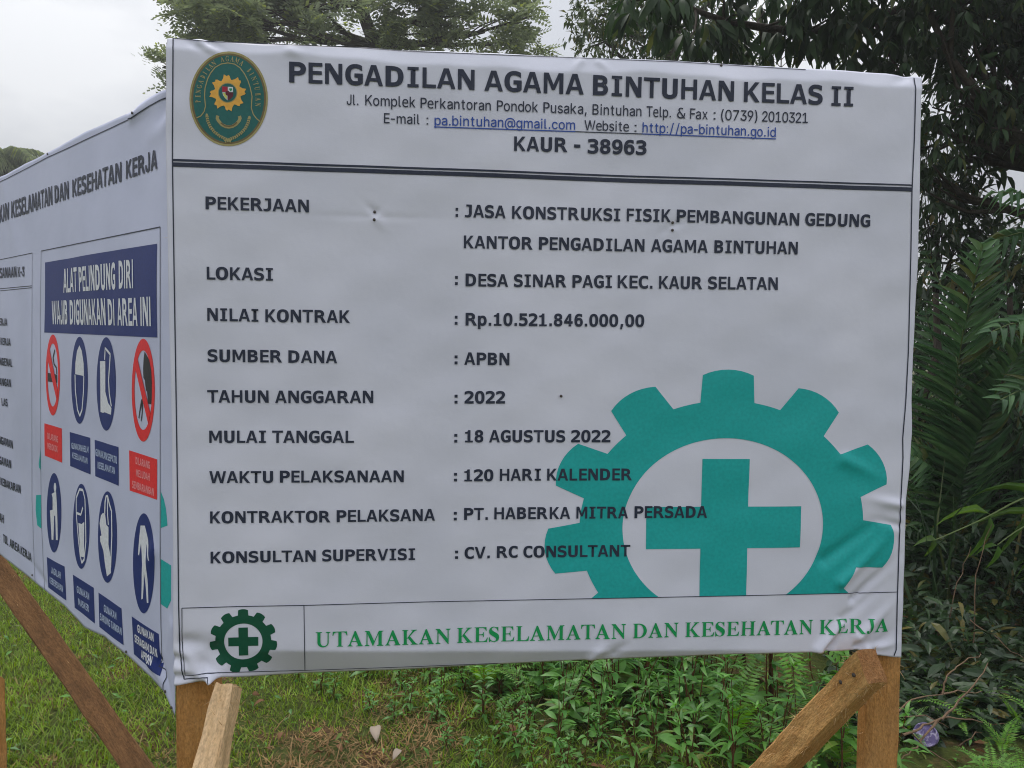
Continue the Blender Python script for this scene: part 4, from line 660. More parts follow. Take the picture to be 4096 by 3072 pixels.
# --- nails
def nail(panel, parent, px, py, r=.0028):
    u, v = panel.uv(px, py); a = Acc(); th = np.arange(10)*2*np.pi/10; n = panel.n; d = panel.d; c = panel.P(u, v, .001)-C0
    ring = lambda rr, h: c+n*h+rr*(np.cos(th)[:, None]*d+np.sin(th)[:, None]*np.array([0, 0, 1.]))
    V = np.concatenate([ring(r, 0), ring(r, .0012), ring(r*.5, .002), (c+n*.0022)[None]]); q = [(k*10+i, k*10+(i+1) % 10, (k+1)*10+(i+1) % 10, (k+1)*10+i) for k in range(2) for i in range(10)]
    a.add(V, q=q, t=[(20+i, 20+(i+1) % 10, 30) for i in range(10)]); link_mesh('nail', a.mesh('nail', IRON, True), parent)
for x, y in ((1499, 848), (1497, 879), (2690, 891), (2689, 921), (2244, 1584), (2884, 262)): nail(FR, front, x, y)
for x, y in ((507, 2606), (663, 2765), (688, 2830), (131, 2300), (531, 452), (192, 616)): nail(LF, left, x, y, .003)

# ------------------------------------------------------------------ timber
W_POST = woodmat('sawn_timber', (.38, .175, .048), (.58, .30, .10), (.45, .26, .11)); W_LIGHT = woodmat('fresh_timber', (.58, .385, .20), (.76, .54, .32), (.64, .42, .22)); W_BROWN = woodmat('brown_timber', (.46, .235, .075), (.70, .42, .17), (.48, .21, .07)); W_DARK = woodmat('dark_timber', (.13, .066, .028), (.24, .125, .054), (.085, .045, .022))  # the last set is only a darker brown
W_END = woodmat('end_grain', (.38, .17, .06), (.56, .29, .12), (.44, .19, .07), 2); W_FIB = mat('wood_fibre', (.62, .42, .22), .9, .1)
def timber(name, top, bot, m, mend, label, fuzz=0, jit=.0012, seg=24):
    """top, bot: four corners in order round the section."""
    r = np.random.default_rng(len(label)*7+3); top = np.array(top, float); bot = np.array(bot, float); ct, cb = top.mean(0), bot.mean(0); ax = nrm(ct-cb)
    X = nrm(top[1]-top[0]-ax*((top[1]-top[0])@ax)); Y = np.cross(ax, X); M = np.stack([X, Y, ax], 1); k = 5
    a = Acc(); ring = []
    for s in np.linspace(0, 1, seg+1):
        c = top*(1-s)+bot*s; rr = []
        for i in range(4):
            p0, p1 = c[i], c[(i+1) % 4]
            for t in (.05, .3, .7, .95): rr.append(p0*(1-t)+p1*t)
        ring.append(np.array(rr))
    Rg = np.array(ring); n = Rg.shape[1]; cen = Rg.mean(1, keepdims=True); j = r.normal(0, jit, Rg.shape[:2]); Rg = Rg+nrm(Rg-cen)*j[..., None]
    Rg[0] += r.normal(0, jit*1.5, (n, 1))*ax
    V = ((Rg-cb).reshape(-1, 3))@M; q = [(i*n+jj, i*n+(jj+1) % n, (i+1)*n+(jj+1) % n, (i+1)*n+jj) for i in range(seg) for jj in range(n)]
    a.add(V, q=q)
    # end cap, a little rough
    cap = Rg[0]; rings = [cap]+[cap.mean(0)+(cap-cap.mean(0))*f+ax*r.normal(.001, .0012, (n, 1)) for f in (.8, .5, .2)]
    V = ((np.array(rings)-cb).reshape(-1, 3))@M; q = [(i*n+(jj+1) % n, i*n+jj, (i+1)*n+jj, (i+1)*n+(jj+1) % n) for i in range(3) for jj in range(n)]
    a.add(V, q=q, m=1); a.add(((rings[-1]-cb))@M, t=[(0, i+1, i) for i in range(1, n-1)], m=1)
    for i in range(fuzz):
        s = r.random()**1.6; i0 = int(s*(seg-1)); jj = r.integers(n); P0 = Rg[i0, jj]+(Rg[i0+1, (jj+1) % n]-Rg[i0, jj])*r.random()
        out = nrm(P0-cen[i0, 0]); d = nrm(out*r.uniform(.15, .8)+r.normal(0, .7, 3)); l = r.uniform(.006, .026); w = np.cross(d, out)*.0008
        a.add((np.array([P0-w, P0+w, P0+d*l+np.array([0, 0, -.003])])-cb)@M, t=[(0, 1, 2)], m=2)
    o = link_mesh(name, a.mesh(name, [m, mend, W_FIB])); mw = Matrix(M.tolist()).to_4x4(); mw.translation = Vector(cb); o.matrix_world = mw
    tag(o, label, 'timber'); return o
k_up = np.array([0, 0, 1.])
def post(u0, u1, depth, ztop, back=.006):
    c = [FR.C+FR.d*u0-FR.n*back, FR.C+FR.d*u1-FR.n*back, FR.C+FR.d*u1-FR.n*(back+depth), FR.C+FR.d*u0-FR.n*(back+depth)]
    t = [np.array([p[0], p[1], ztop]) for p in c]; b = [np.array([p[0], p[1], -.25]) for p in c]; return t, b
u0 = FR.flat(701, 2850, .024)[0]; u1 = FR.flat(856, 2850, .024)[0]; t, b = post(u0, u1, .06, C0[2]-.03, .024)
timber('corner_post', t, b, W_POST, W_END, 'brown sawn timber post at the corner where the two banners meet', 260)
u0 = FR.flat(3465, 2900, .022)[0]; u1 = FR.flat(3594, 2900, .022)[0]; t, b = post(u0, u1, .036, C0[2]-.06, .022)
timber('end_post', t, b, W_POST, W_END, 'brown timber post under the right end of the front banner', 220)
# light brace leaning on the corner post
A = [at(862, 2731, 1.405), at(935, 2731, 1.405), at(967, 2757, 1.43), at(880, 2757, 1.44)]; d = np.array([0.0, -1, -1.]); Bm = [at(770, 3072, 1.30), at(862, 3072, 1.30), at(914, 3072, 1.335), at(810, 3072, 1.345)]
timber('diagonal_brace', A, [x+(y-x)*7.5 for x, y in zip(A, Bm)], W_LIGHT, W_END, 'pale freshly sawn timber brace leaning on the corner post', 260, .001)
# right brace with its rough cut end
A = [at(3500, 2594, 1.535), at(3551, 2727, 1.50), at(3474, 2736, 1.455), at(3422, 2601, 1.49)]
ax = at(3068, 3072, 1.72)-at(3448, 2668, 1.475)
Bm = [a+ax*3.0 for a in A]
timber('diagonal_brace', A, Bm, W_BROWN, W_END, 'rough brown timber brace with orange sawn end leaning on the right post', 800, .0011, 30)
def nail_head(parent, P, d, r=.004):
    d = nrm(d); X = nrm(np.cross(d, k_up)); Y = np.cross(X, d); th = np.arange(8)*np.pi/4; ring = lambda q, h: P+d*h+q*(np.cos(th)[:, None]*X+np.sin(th)[:, None]*Y); A_ = Acc(); V = np.concatenate([ring(r, -.002), ring(r, .001), ring(r*.6, .0016), (P+d*.0017)[None]]); A_.add(V, q=[(k*8+i, k*8+(i+1) % 8, (k+1)*8+(i+1) % 8, (k+1)*8+i) for k in range(2) for i in range(8)], t=[(16+i, 16+(i+1) % 8, 24) for i in range(8)]); o = link_mesh('nail', A_.mesh('nail', IRON, True), parent); bpy.context.view_layer.update(); o.matrix_parent_inverse = parent.matrix_world.inverted()
rb = bpy.data.objects['diagonal_brace.001']; fn = np.cross(A[2]-A[3], ax); fn = fn if fn@(CAM-A[3]) > 0 else -fn
for f, g in ((.5, .03), (.35, .075)): nail_head(rb, A[3]*(1-f)+A[2]*f+nrm(ax)*g+nrm(fn)*.002, fn)
# dark brace under the side banner
def brace_px(c0, c1, hw, thick, ext):
    a, b = at(*c0), at(*c1); ax = nrm(b-a); view = nrm((a+b)/2-CAM); w = nrm(np.cross(ax, view)); t = np.cross(w, ax)
    if t@view < 0: t = -t
    A = a-(b-a)*ext[0]; Bq = b+(b-a)*ext[1]; s = [w*hw, -w*hw, -w*hw+t*thick, w*hw+t*thick]; return [A+x for x in s], [Bq+x for x in s]
t, b = brace_px((-3, 2283, 2.55), (551, 3072, 2.2), .034, .05, (.75, .75))
timber('diagonal_brace', t, b, W_DARK, W_END, 'dark damp timber brace slanting under the side banner', 80)
t, b = [at(-45, 2690, 1.9), at(19, 2718, 1.9), at(17, 2724, 1.95), at(-47, 2694, 1.95)], None
b = [np.array([p[0]+.004, p[1], -.2]) for p in t]
timber('timber_stake', t, b, W_POST, W_END, 'short brown timber stake at the left edge of the picture', 60)
# ------------------------------------------------------------------ vegetation
M_GRASS = leafmat('grass_blade', (.115, .205, .011), (.24, .37, .030), (.3, .24, .09), .3, .5, .3); M_STRAW = leafmat('dry_grass', (.17, .1, .04), (.42, .28, .13), None, .2, .7, .2)
M_WEED = leafmat('weed_leaf', (.065, .20, .032), (.14, .34, .05), (.16, .2, .03), .3); M_BROAD = leafmat('broad_leaf', (.07, .22, .04), (.15, .36, .07), None, .3); M_FERN = leafmat('fern_green', (.09, .25, .03), (.18, .38, .05), (.2, .26, .05), .35, .5)
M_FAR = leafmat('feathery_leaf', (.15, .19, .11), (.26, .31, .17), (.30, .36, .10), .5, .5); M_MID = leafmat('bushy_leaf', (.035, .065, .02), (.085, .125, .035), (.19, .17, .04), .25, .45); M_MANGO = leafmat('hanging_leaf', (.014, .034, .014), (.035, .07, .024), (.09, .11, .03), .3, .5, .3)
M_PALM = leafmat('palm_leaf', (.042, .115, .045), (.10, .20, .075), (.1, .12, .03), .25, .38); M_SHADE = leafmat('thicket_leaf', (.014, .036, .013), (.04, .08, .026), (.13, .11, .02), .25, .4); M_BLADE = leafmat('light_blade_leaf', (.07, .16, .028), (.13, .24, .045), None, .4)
M_STEM = woodmat('weed_stem', (.10, .04, .02), (.17, .08, .035), (.09, .07, .02)); M_RACHIS = mat('frond_stalk', (.09, .13, .035), .6); M_BARK = barkmat('dark_bark', (.035, .028, .022), (.08, .065, .05)); M_TWIG = woodmat('dry_twig', (.16, .10, .065), (.30, .20, .13), (.12, .08, .05)); M_DEAD = leafmat('dead_leaf_brown', (.12, .06, .03), (.26, .14, .07), None, .2, .8, .2); M_PALE = leafmat('dead_leaf_pale', (.30, .24, .19), (.42, .35, .28), None, .2, .8, .2)

def rdir(n, zmin=-1, zmax=1):
    z = rng.uniform(zmin, zmax, n); a = rng.uniform(0, 2*np.pi, n); r = np.sqrt(1-z*z); return np.stack([r*np.cos(a), r*np.sin(a), z], -1)
UP = np.array([0, 0, 1.])
def wob(d, s): return nrm(d+rng.normal(0, s, d.shape))
TL = [leaf_t(.3, .15, .25, 4), leaf_t(.3, .45, .2, 4, .42), leaf_t(.28, .75, .3, 4, .38)]
TL2 = [leaf_t(.36, .2, .3, 2, .42), leaf_t(.34, .5, .2, 2, .4)]
TM = [leaf_t(.25, .25, .3, 4, .5), leaf_t(.26, .6, .25, 4, .48)]
def leaves(acc, temps, P, D, size, m=0, up=UP, wid=None):
    P = np.asarray(P); k = rng.integers(0, len(temps), len(P)); size = np.broadcast_to(size, (len(P),))
    U = nrm(np.broadcast_to(up, P.shape)+rng.normal(0, .35, P.shape))
    for i, (tv, tq) in enumerate(temps):
        s = k == i
        if s.any(): acc.inst(tv, tq, frames(D[s], U[s], size[s], None if wid is None else wid[s]), P[s], m)

# ---- lawn
lawn_edge = lambda y: -1.25+(3.55-y)*1.2
def build_grass():
    a = Acc(); tv = np.array([(-.5, 0, 0), (.5, 0, 0), (.42, .5, .02), (-.42, .5, .02), (.06, 1, .16), (-.06, 1, .16)]); tq = np.array([(0, 1, 2, 3), (3, 2, 4, 5)])
    def sow(n, x0, x1, y0, y1, h0, h1, w):
        X = rng.uniform(x0, x1, n); Y = rng.uniform(y0, y1, n)
        pn = smoothnoise(np.stack([X, Y], -1), 2.6, 31); pf = smoothnoise(np.stack([X, Y], -1), 9, 32)
        dry = .5*pn+.5*pf+1.2*np.exp(-((X+.75)/.45)**2-((Y-2.75)/.32)**2)+.55*np.exp(-((X+.3)/.5)**2-((Y-3.0)/.5)**2)
        bare = (pf+.6*pn > 1.15)&(rng.random(n) < .75); k = ~bare & (rng.random(n) < np.clip(1.3-(X-lawn_edge(Y))*.9, .12, 1)); X, Y, dry = X[k], Y[k], dry[k]; n = len(X)
        isdry = dry+rng.normal(0, .35, n) > .78
        th = rng.uniform(0, 2*np.pi, n); lean = rng.uniform(.15, 1.5, n)**1.0; D = nrm(np.stack([np.cos(th)*lean, np.sin(th)*lean, np.ones(n)], -1)); D[isdry, 2] *= .45
        h = rng.uniform(h0, h1, n)*(1+.4*pn[k]); ww = rng.uniform(.6, 1.4, n)*w
        T = np.stack([X, Y, gz(X, Y)-.004], -1); side = np.stack([-np.sin(th), np.cos(th), np.zeros(n)], -1); Mx = frames(D, nrm(np.cross(side, D)), h, ww)
        for f, m in ((~isdry, 0), (isdry, 1)): a.inst(tv, tq, Mx[f], T[f], m)
    sow(120000, -3.4, 1.3, 2.3, 5.6, .022, .05, .0042); sow(5000, -3.4, 1.0, 2.3, 5.6, .06, .11, .004); sow(60000, -7, 3, 5.6, 10, .03, .06, .009); sow(22000, -7, -3.4, 1, 6, .03, .06, .007); sow(12000, -3, 3, .6, 2.3, .03, .05, .006)
    o = link_mesh('grass', a.mesh('grass', [M_GRASS, M_STRAW])); tag(o, kind='stuff')
build_grass()
def build_cover():                        # low clover-like leaves and litter
    a = Acc(); n = 7000; X = rng.uniform(-3.2, 2.4, n); Y = rng.uniform(2.4, 5.6, n); k = rng.random(n) < np.clip(.25+(X-lawn_edge(Y))*1.0, .16, 1); X, Y = X[k], Y[k]; n = len(X)
    D = rdir(n, -.05, .5); leaves(a, TL2, np.stack([X, Y, gz(X, Y)+rng.uniform(.01, .05, n)], -1), D, rng.uniform(.02, .05, n), 0)
    n = 500; X = rng.uniform(-.2, 3.6, n); Y = rng.uniform(2.5, 5.5, n); k = X > lawn_edge(Y)+.4; X, Y = X[k], Y[k]; n = len(X)
    leaves(a, TL2, np.stack([X, Y, gz(X, Y)+rng.uniform(.004, .03, n)], -1), rdir(n, -.1, .25), rng.uniform(.04, .1, n), 1)
    o = link_mesh('ground_cover', a.mesh('ground_cover', [M_WEED, M_DEAD])); tag(o, kind='stuff')
build_cover()

# ---- weeds
def copy_tree(o, parent=None):
    c = o.copy(); COL.objects.link(c)
    if parent: c.parent = parent; c.matrix_parent_inverse = o.matrix_parent_inverse.copy()
    for ch in o.children: copy_tree(ch, c)
    return c
def weed(kind, h, ll, lm, name='weed_plant', nst=2, step=.05, temps=TL):
    root = empty(name); st = Acc(); fo = Acc()
    for s in range(nst):
        a = rng.uniform(0, 6.28); ln = rng.uniform(.05, .3); H = h*rng.uniform(.75, 1.05); t = np.linspace(0, 1, 7)[:, None]; dirn = np.array([math.cos(a), math.sin(a), 0])
        P = np.array([0, 0, -.02])+t*np.array([0, 0, H])+dirn*ln*H*t**1.6+rng.normal(0, .003, (7, 3)); st.tube(P, np.linspace(.0032, .0014, 7)*(.7+h), 5)
        z = .12*H; rot = rng.uniform(0, 6.28); i = 0
        while z < H:
            f = z/H; c = np.array([np.interp(f, t[:, 0], P[:, k]) for k in range(3)]); L = ll*(1.15-.75*f)*rng.uniform(.75, 1.15)*(.55+.45*min(1, f*4))
            el = .15+.75*f; an = np.array([rot+i*1.57+rng.normal(0, .25), rot+i*1.57+np.pi+rng.normal(0, .25)]); D = np.stack([np.cos(an), np.sin(an), np.full(2, el)], -1); Dn = nrm(D)
            leaves(fo, temps, c+Dn*.012, Dn, L*rng.uniform(.85, 1.1, 2)); z += step*rng.uniform(.8, 1.2); i += 1
        D = rdir(4, .5, .95); leaves(fo, temps, np.repeat(P[-1:], 4, 0), D, ll*.5*rng.uniform(.7, 1.1, 4))
    link_mesh('stem', st.mesh('stem', M_STEM, True), root); link_mesh('foliage', fo.mesh('foliage', lm, True), root); root['kind'] = 'thing'
    return root
TN = [leaf_t(.24, .2, .3, 4, .4), leaf_t(.24, .55, .25, 4, .4), leaf_t(.26, .85, .3, 4, .38)]
TB = [leaf_t(.52, .2, .2, 4, .36), leaf_t(.5, .5, .25, 4, .34), leaf_t(.55, .75, .2, 4, .36)]
WV = [weed(0, .34, .105, M_WEED, temps=TN, nst=3), weed(0, .42, .12, M_WEED, temps=TN, nst=2), weed(0, .26, .085, M_WEED, temps=TL, nst=3, step=.04), weed(0, .38, .115, M_BROAD, temps=TL, nst=2, step=.06), weed(0, .2, .07, M_BROAD, temps=TL, nst=4, step=.035), weed(0, .48, .13, M_WEED, temps=TN, nst=2, step=.06)]
WL = ['bushy weed with narrow dark green leaves on reddish stems among the undergrowth', 'upright weed with long narrow arching leaves in the undergrowth under the front banner', 'short leafy weed with dark pointed leaves low in the undergrowth', 'bright green weed with wider leaves standing in the undergrowth', 'low bright green leafy weed at the edge of the lawn', 'tall weed with long drooping dark leaves towards the timber brace']
used = set()
def put(proto, i, pool, x, y, s, rz, label=None, cat='weed', group=None, tilt=0):
    o = pool[i] if i not in used_for(pool) else copy_tree(pool[i]); used_for(pool).add(i)
    o.location = (x, y, float(gz(np.array(x), np.array(y)))); o.scale = (s, s, s); o.rotation_euler = (tilt*rng.normal(), tilt*rng.normal(), rz)
    tag(o, label, cat, group); return o
_uf = {}
def used_for(pool): return _uf.setdefault(id(pool), set())
cnt = 0
spots = []
while len(spots) < 195:
    x = rng.uniform(-1.2, 2.3); y = rng.uniform(2.55, 4.7); e = x-lawn_edge(y)
    if e < 0 or rng.random() > min(1, .12+e*.75): continue
    if x > .92+max(0, 3.0-y)*.9 and (y > 3.05 or rng.random() < .6): continue
    if x > 1.35: continue
    if any((x-a)**2+(y-b)**2 < .012 for a, b, _ in spots): continue
    spots.append((x, y, e))
for x, y, e in spots:
    if e < .45: i = rng.choice([2, 4, 4])
    else: i = rng.choice([0, 0, 1, 3, 3, 3, 5] if x > .55 else [0, 3, 1, 2, 3, 4])
    s = np.clip(.5+e*.5, .5, 1.2)*rng.uniform(.8, 1.12); put(None, i, WV, x, y, s, rng.uniform(0, 6.28), WL[i], 'weed', 'weeds in the undergrowth', .07)
BP = [weed(0, .52, .16, M_BROAD, 'sapling', 1, .075, TL), weed(0, .5, .105, M_BROAD, 'sapling', 1, .085, TB)]
for i, (px, Y, s, lb) in enumerate([(2735, 3.15, 1.0, 'sapling with large oval leaves rising to the banner bottom beside the ferns'), (3110, 3.0, 1.0, 'sapling with broad pointed leaves left of the right timber brace')]):
    put(None, i, BP, (px-CX)/F*Y, Y, s, .6+i, lb, 'sapling')
o = copy_tree(BP[1]); o.location = (.62, 2.72, 0); o.scale = (.72,)*3; o.rotation_euler = (0, 0, 2.2); tag(o, 'small broad leaved sapling near the bottom edge amid dark weeds', 'sapling')

for k, (x, y, sc) in enumerate([(.35, 2.95, .6), (.15, 3.2, .7), (.55, 3.3, .8), (-.1, 3.05, .5), (.8, 2.85, .62), (.42, 3.6, .85), (-.3, 3.5, .6), (.05, 2.75, .45), (.9, 3.25, .75), (.28, 2.72, .5)]):
    o = copy_tree(BP[k % 2]); o.location = (x, y, 0); o.scale = (sc,)*3; o.rotation_euler = (0, 0, k*1.9); tag(o, 'pale oval leaved seedling rising among the darker weeds' if k % 2 == 0 else 'seedling with heart shaped drooping leaves among the darker weeds', 'seedling', 'broad leaved seedlings in the undergrowth')
# ---- ferns
def fern_frond(Lf, arch, np_=24, w=.24, sway=0.):
    t = np.linspace(0, 1, 12); th0 = rad(arch[0]); th1 = rad(arch[1]); th = th0+(th1-th0)*t; ds = Lf/11
    P = np.concatenate([[[0, 0, 0]], np.cumsum(np.stack([np.cos(th[:-1]), 0*th[:-1], np.sin(th[:-1])], -1)*ds, 0)]); P[:, 1] += sway*t**2*Lf
    a = Acc(); a.tube(P, np.linspace(.0022, .0007, 12), 4, 1)
    s = np.linspace(.12, .985, np_); C = np.stack([np.interp(s, t, P[:, k]) for k in range(3)], -1); T = nrm(np.stack([np.interp(s, t, np.gradient(P[:, k])) for k in range(3)], -1))
    ln = w*Lf*.5*np.sin(np.pi*(.12+.88*s)**.75)**.8+.006; tv, tq = leaf_t(.3, .12, .1, 2, .3)
    Nn = nrm(np.cross(np.array([0, 1., 0]), T))
    for sg in (-1, 1):
        D = nrm(np.array([0, sg*1., 0])+T*.35-np.array([0, 0, .15])+rng.normal(0, .06, T.shape)); a.inst(tv, tq, frames(D, -Nn*-1, ln*rng.uniform(.9, 1.1, np_), np.maximum(ln*.95, .022*Lf/.4)), C)
    return a.mesh('frond', [M_FERN, M_RACHIS], True)
FM = [fern_frond(.42, (70, -15)), fern_frond(.5, (62, -35), 28), fern_frond(.36, (78, 25)), fern_frond(.46, (50, -50), 26), fern_frond(.4, (66, -5), 24, .26, .1)]
def fern(n, tilt=0.):
    root = empty('fern'); a0 = rng.uniform(0, 6.28)
    for i in range(n):
        o = link_mesh('frond', FM[rng.integers(len(FM))], root); o.rotation_euler = (rng.normal(0, .12), rng.normal(0, .15)-tilt, a0+i*6.283/n+rng.normal(0, .25)); s = rng.uniform(.7, 1.1); o.scale = (s, s, s)
    return root
FP_ = [fern(7), fern(6), fern(9), fern(5)]
fs = []
while len(fs) < 19:
    x = rng.uniform(-.7, 2.6); y = rng.uniform(2.6, 4.6); e = x-lawn_edge(y)
    if e < .45 or rng.random() > .35+e*.4 or x > .95+max(0, 3.0-y)*.6: continue
    if any((x-a)**2+(y-b)**2 < .03 for a, b in fs): continue
    fs.append((x, y))
fs += [(1.46, 2.84), (1.68, 2.82), (1.88, 2.85), (2.08, 2.86), (1.56, 2.98), (1.78, 3.0), (2.18, 3.02), (1.34, 2.95), (1.72, 2.66), (1.9, 2.56), (2.05, 2.5), (1.4, 2.74), (2.2, 2.78), (1.62, 3.15), (1.95, 3.18), (1.80, 2.62), (1.52, 2.72), (1.98, 2.72), (2.12, 2.62), (1.36, 2.62), (1.22, 2.72), (1.62, 2.5), (2.0, 2.95), (1.44, 2.5), (1.85, 2.45), (1.3, 2.45)]
for k, (x, y) in enumerate(fs):
    i = rng.integers(4); rt = x > 1.25 and y < 3.4
    if abs(x-.537*y) < .17 and y < 2.95: continue
    put(None, i, FP_, x, y, rng.uniform(.6, 1.0)*(.66 if rt else 1.1), rng.uniform(0, 6.28), 'bright green fern on the dark litter beside the right timber post' if rt else 'light green fern with arching fronds among the weeds below the front banner', 'fern', 'ferns by the right post' if rt else 'ferns among the weeds', .1)
for k, (px, py, dp, s, lb) in enumerate([(3080, 2480, 3.0, 1.0, 'fern with fronds hanging below the right end of the banner'), (2960, 2500, 3.4, .9, 'dark fern with drooping fronds under the banner left of the brace')]):
    o = empty('fern'); c = at(px, py, dp)
    for i in range(7):
        q = link_mesh('frond', FM[3 if i % 2 else 1], o); q.rotation_euler = (rng.normal(0, .15), .55+rng.normal(0, .15), -2.4+i*.75); q.scale = (s,)*3
    stm = Acc(); stm.tube([(.1, .25, -c[2]), (.05, .12, -c[2]*.5), (0, 0, 0)], [.012, .009, .006], 6); link_mesh('stem', stm.mesh('stem', M_STEM, True), o); o.location = c; tag(o, lb, 'fern')

# ---- trees
def branch(acc, a, b, r0, r1, bend=.1, n=7, k=6):
    t = np.linspace(0, 1, n)[:, None]; l = np.linalg.norm(b-a); m = rng.normal(0, bend*l*.5, 3); P = a+(b-a)*t+np.sin(np.pi*t)*m+rng.normal(0, .012*l, (n, 3))*np.sin(np.pi*t); acc.tube(P, np.linspace(r0, r1, n), k); return P
def ball(n, c, r, shell=2.4, squash=(1, 1, .8)):
    d = rdir(n); u = rng.random(n)**(1/shell); return c+d*(u*r)[:, None]*np.array(squash), d
def tree(name, label, base, trunk, clumps, leafer, mats, cat='tree', group=None, r0=.2, sub=3):
    root = empty(name, base); base = np.array(base, float); tr = Acc(); cr_ = Acc(); trunk = np.array(trunk, float); n = len(trunk)
    tr.tube(trunk, np.linspace(r0, r0*.35, n), 10)
    for c, r in clumps:
        c = np.array(c, float); d = np.linalg.norm(trunk-c, axis=1)+np.maximum(0, trunk[:, 2]-c[2])*1.5; i = int(np.argmin(d[n//3:]))+n//3; Pb = branch(tr, trunk[i], c, r0*.3*(1-.5*i/n), r0*.07, .12)
        for s in range(sub):
            q, _ = ball(1, c, r*.85); branch(tr, Pb[rng.integers(3, 6)], q[0], r0*.09, r0*.02, .12, 6, 5)
        leafer(cr_, c, r)
    for A in (tr, cr_): A.V = [v-base for v in A.V]
    link_mesh('trunk', tr.mesh('trunk', M_BARK, True), root); link_mesh('crown', cr_.mesh('crown', mats, True), root); tag(root, label, cat, group); return root
# feathery compound leaf: two rows of leaflets on a drooping stalk
def compound(np_=9, droop=.35):
    a = Acc(); t = np.linspace(0, 1, 6); P = np.stack([0*t, t, -droop*t*t], -1); V = []; q = []
    for s in np.linspace(.15, 1, np_):
        c = np.array([0, s, -droop*s*s]); l = .30*math.sin(math.pi*(.15+.8*s))+.075; w = .14
        for sg in (-1, 1):
            d = np.array([sg*l, .35*l, -.1*l]); k = len(V); V += [c, c+d*.5+[0, w*.6, 0], c+d, c+d*.5-[0, w*.6, 0]]; q.append((k, k+1, k+2, k+3))
    return np.array(V), np.array(q)
CT = [compound(6, .2), compound(6, .5), compound(5, .8)]
def feather(dens, size):
    def f(acc, c, r):
        n = int(dens*r*r*10); P, d = ball(n, c, r, 2.2, (1, 1, .75)); g = smoothnoise(P, 3.2/max(r, .3)*r, 77); P = P[g > -.45]; d = d[g > -.45]; n = len(P); k = 6
        PP = np.repeat(P, k, 0); D = nrm(np.repeat(d, k, 0)*.7+rdir(n*k, -.35, .8)); leaves(acc, CT, PP, D, rng.uniform(.7, 1.15, n*k)*size)
    return f
def leafy(dens, size, temps=TL2, droop=.3, per=5, out=.9):
    def f(acc, c, r):
        n = int(dens*r*r*10); P, d = ball(n, c, r, 2.6, (1, 1, .85)); g = smoothnoise(P, 5, 78); P = P[g > -.6]; d = d[g > -.6]; n = len(P)
        PP = np.repeat(P, per, 0)+rng.normal(0, size*.25, (n*per, 3)); D = nrm(np.repeat(d, per, 0)*out+rdir(n*per)*.9-UP*droop); leaves(acc, temps, PP, D, rng.uniform(.65, 1.2, n*per)*size)
    return f
def whorls(dens, size, per=8, droop=.55):
    def f(acc, c, r):
        n = max(3, int(dens*r*r*10)); P, d = ball(n, c, r, 2.0, (1, 1, .8)); PP = np.repeat(P, per, 0); D = nrm(rdir(n*per, -.6, .4)+np.repeat(d, per, 0)*.3-UP*droop); leaves(acc, TM, PP+D*.02, D, rng.uniform(.7, 1.15, n*per)*size)
    return f
def px_clumps(L, dp, jit):
    return [(at(x, y, dp+rng.uniform(-jit, jit)), r) for x, y, r in L]
# pale feathery tree behind the left half of the banner
D1 = 15.
c1 = px_clumps([(880, 40, .75), (1010, 60, .8), (1130, 70, .7), (960, 150, .5), (1190, 130, .45), (860, 110, .4), (1080, 150, .5), (800, -20, .6), (1240, -10, .7), (1400, -40, .6), (1560, 10, .7), (1690, 60, .7), (1600, 140, .6), (1760, 150, .6), (1850, 60, .6), (1940, 130, .55), (2000, 190, .45), (2060, 90, .45), (2130, 170, .28), (2140, 60, .3), (1500, 190, .3), (1420, 185, .22), (1310, 60, .3), (655, 265, .2), (660, 340, .14), (622, 235, .1), (720, 150, .16), (700, 160, .18),
    (650, 270, .2), (660, 325, .14), (760, 60, .4), (900, -260, .8), (1300, -300, .8), (1700, -260, .9), (2050, -160, .6)], D1, .9)
tree('feathery_tree', 'pale green feathery tree behind the left half of the front banner', (at(1480, 1400, D1)[0], D1, 0), [(at(1480, 1400, D1)[0], D1, -.2), at(1500, 900, D1), at(1540, 450, D1), at(1500, 180, D1), at(1440, 20, D1), at(1400, -300, D1), at(1380, -500, D1)], c1, feather(9.5, .38), [M_FAR], r0=.2)
# dense tree
D2 = 10.5
c2 = px_clumps([(2400, 60, .55), (2420, 170, .5), (2350, 190, .28), (2360, 90, .3), (2550, 90, .6), (2560, 200, .5), (2700, 120, .6), (2720, 220, .5), (2840, 170, .55), (2900, 240, .35), (2330, 230, .2), (2460, -30, .6), (2650, -40, .7), (2850, 0, .7), (3060, 262, .16), (3000, 250, .2), (2960, 120, .4), (2600, -250, .9), (2850, -260, .9), (2650, 400, .7), (2900, 400, .7), (2450, 380, .6)], D2, .45)
tree('bushy_tree', 'dense dark green bushy tree behind the middle of the banner top', (at(2700, 1400, D2)[0], D2, 0), [(at(2700, 1400, D2)[0], D2, -.2), at(2700, 900, D2), at(2690, 400, D2), at(2680, 150, D2), at(2680, -200, D2)], c2, leafy(26, .115), [M_MID], r0=.14)
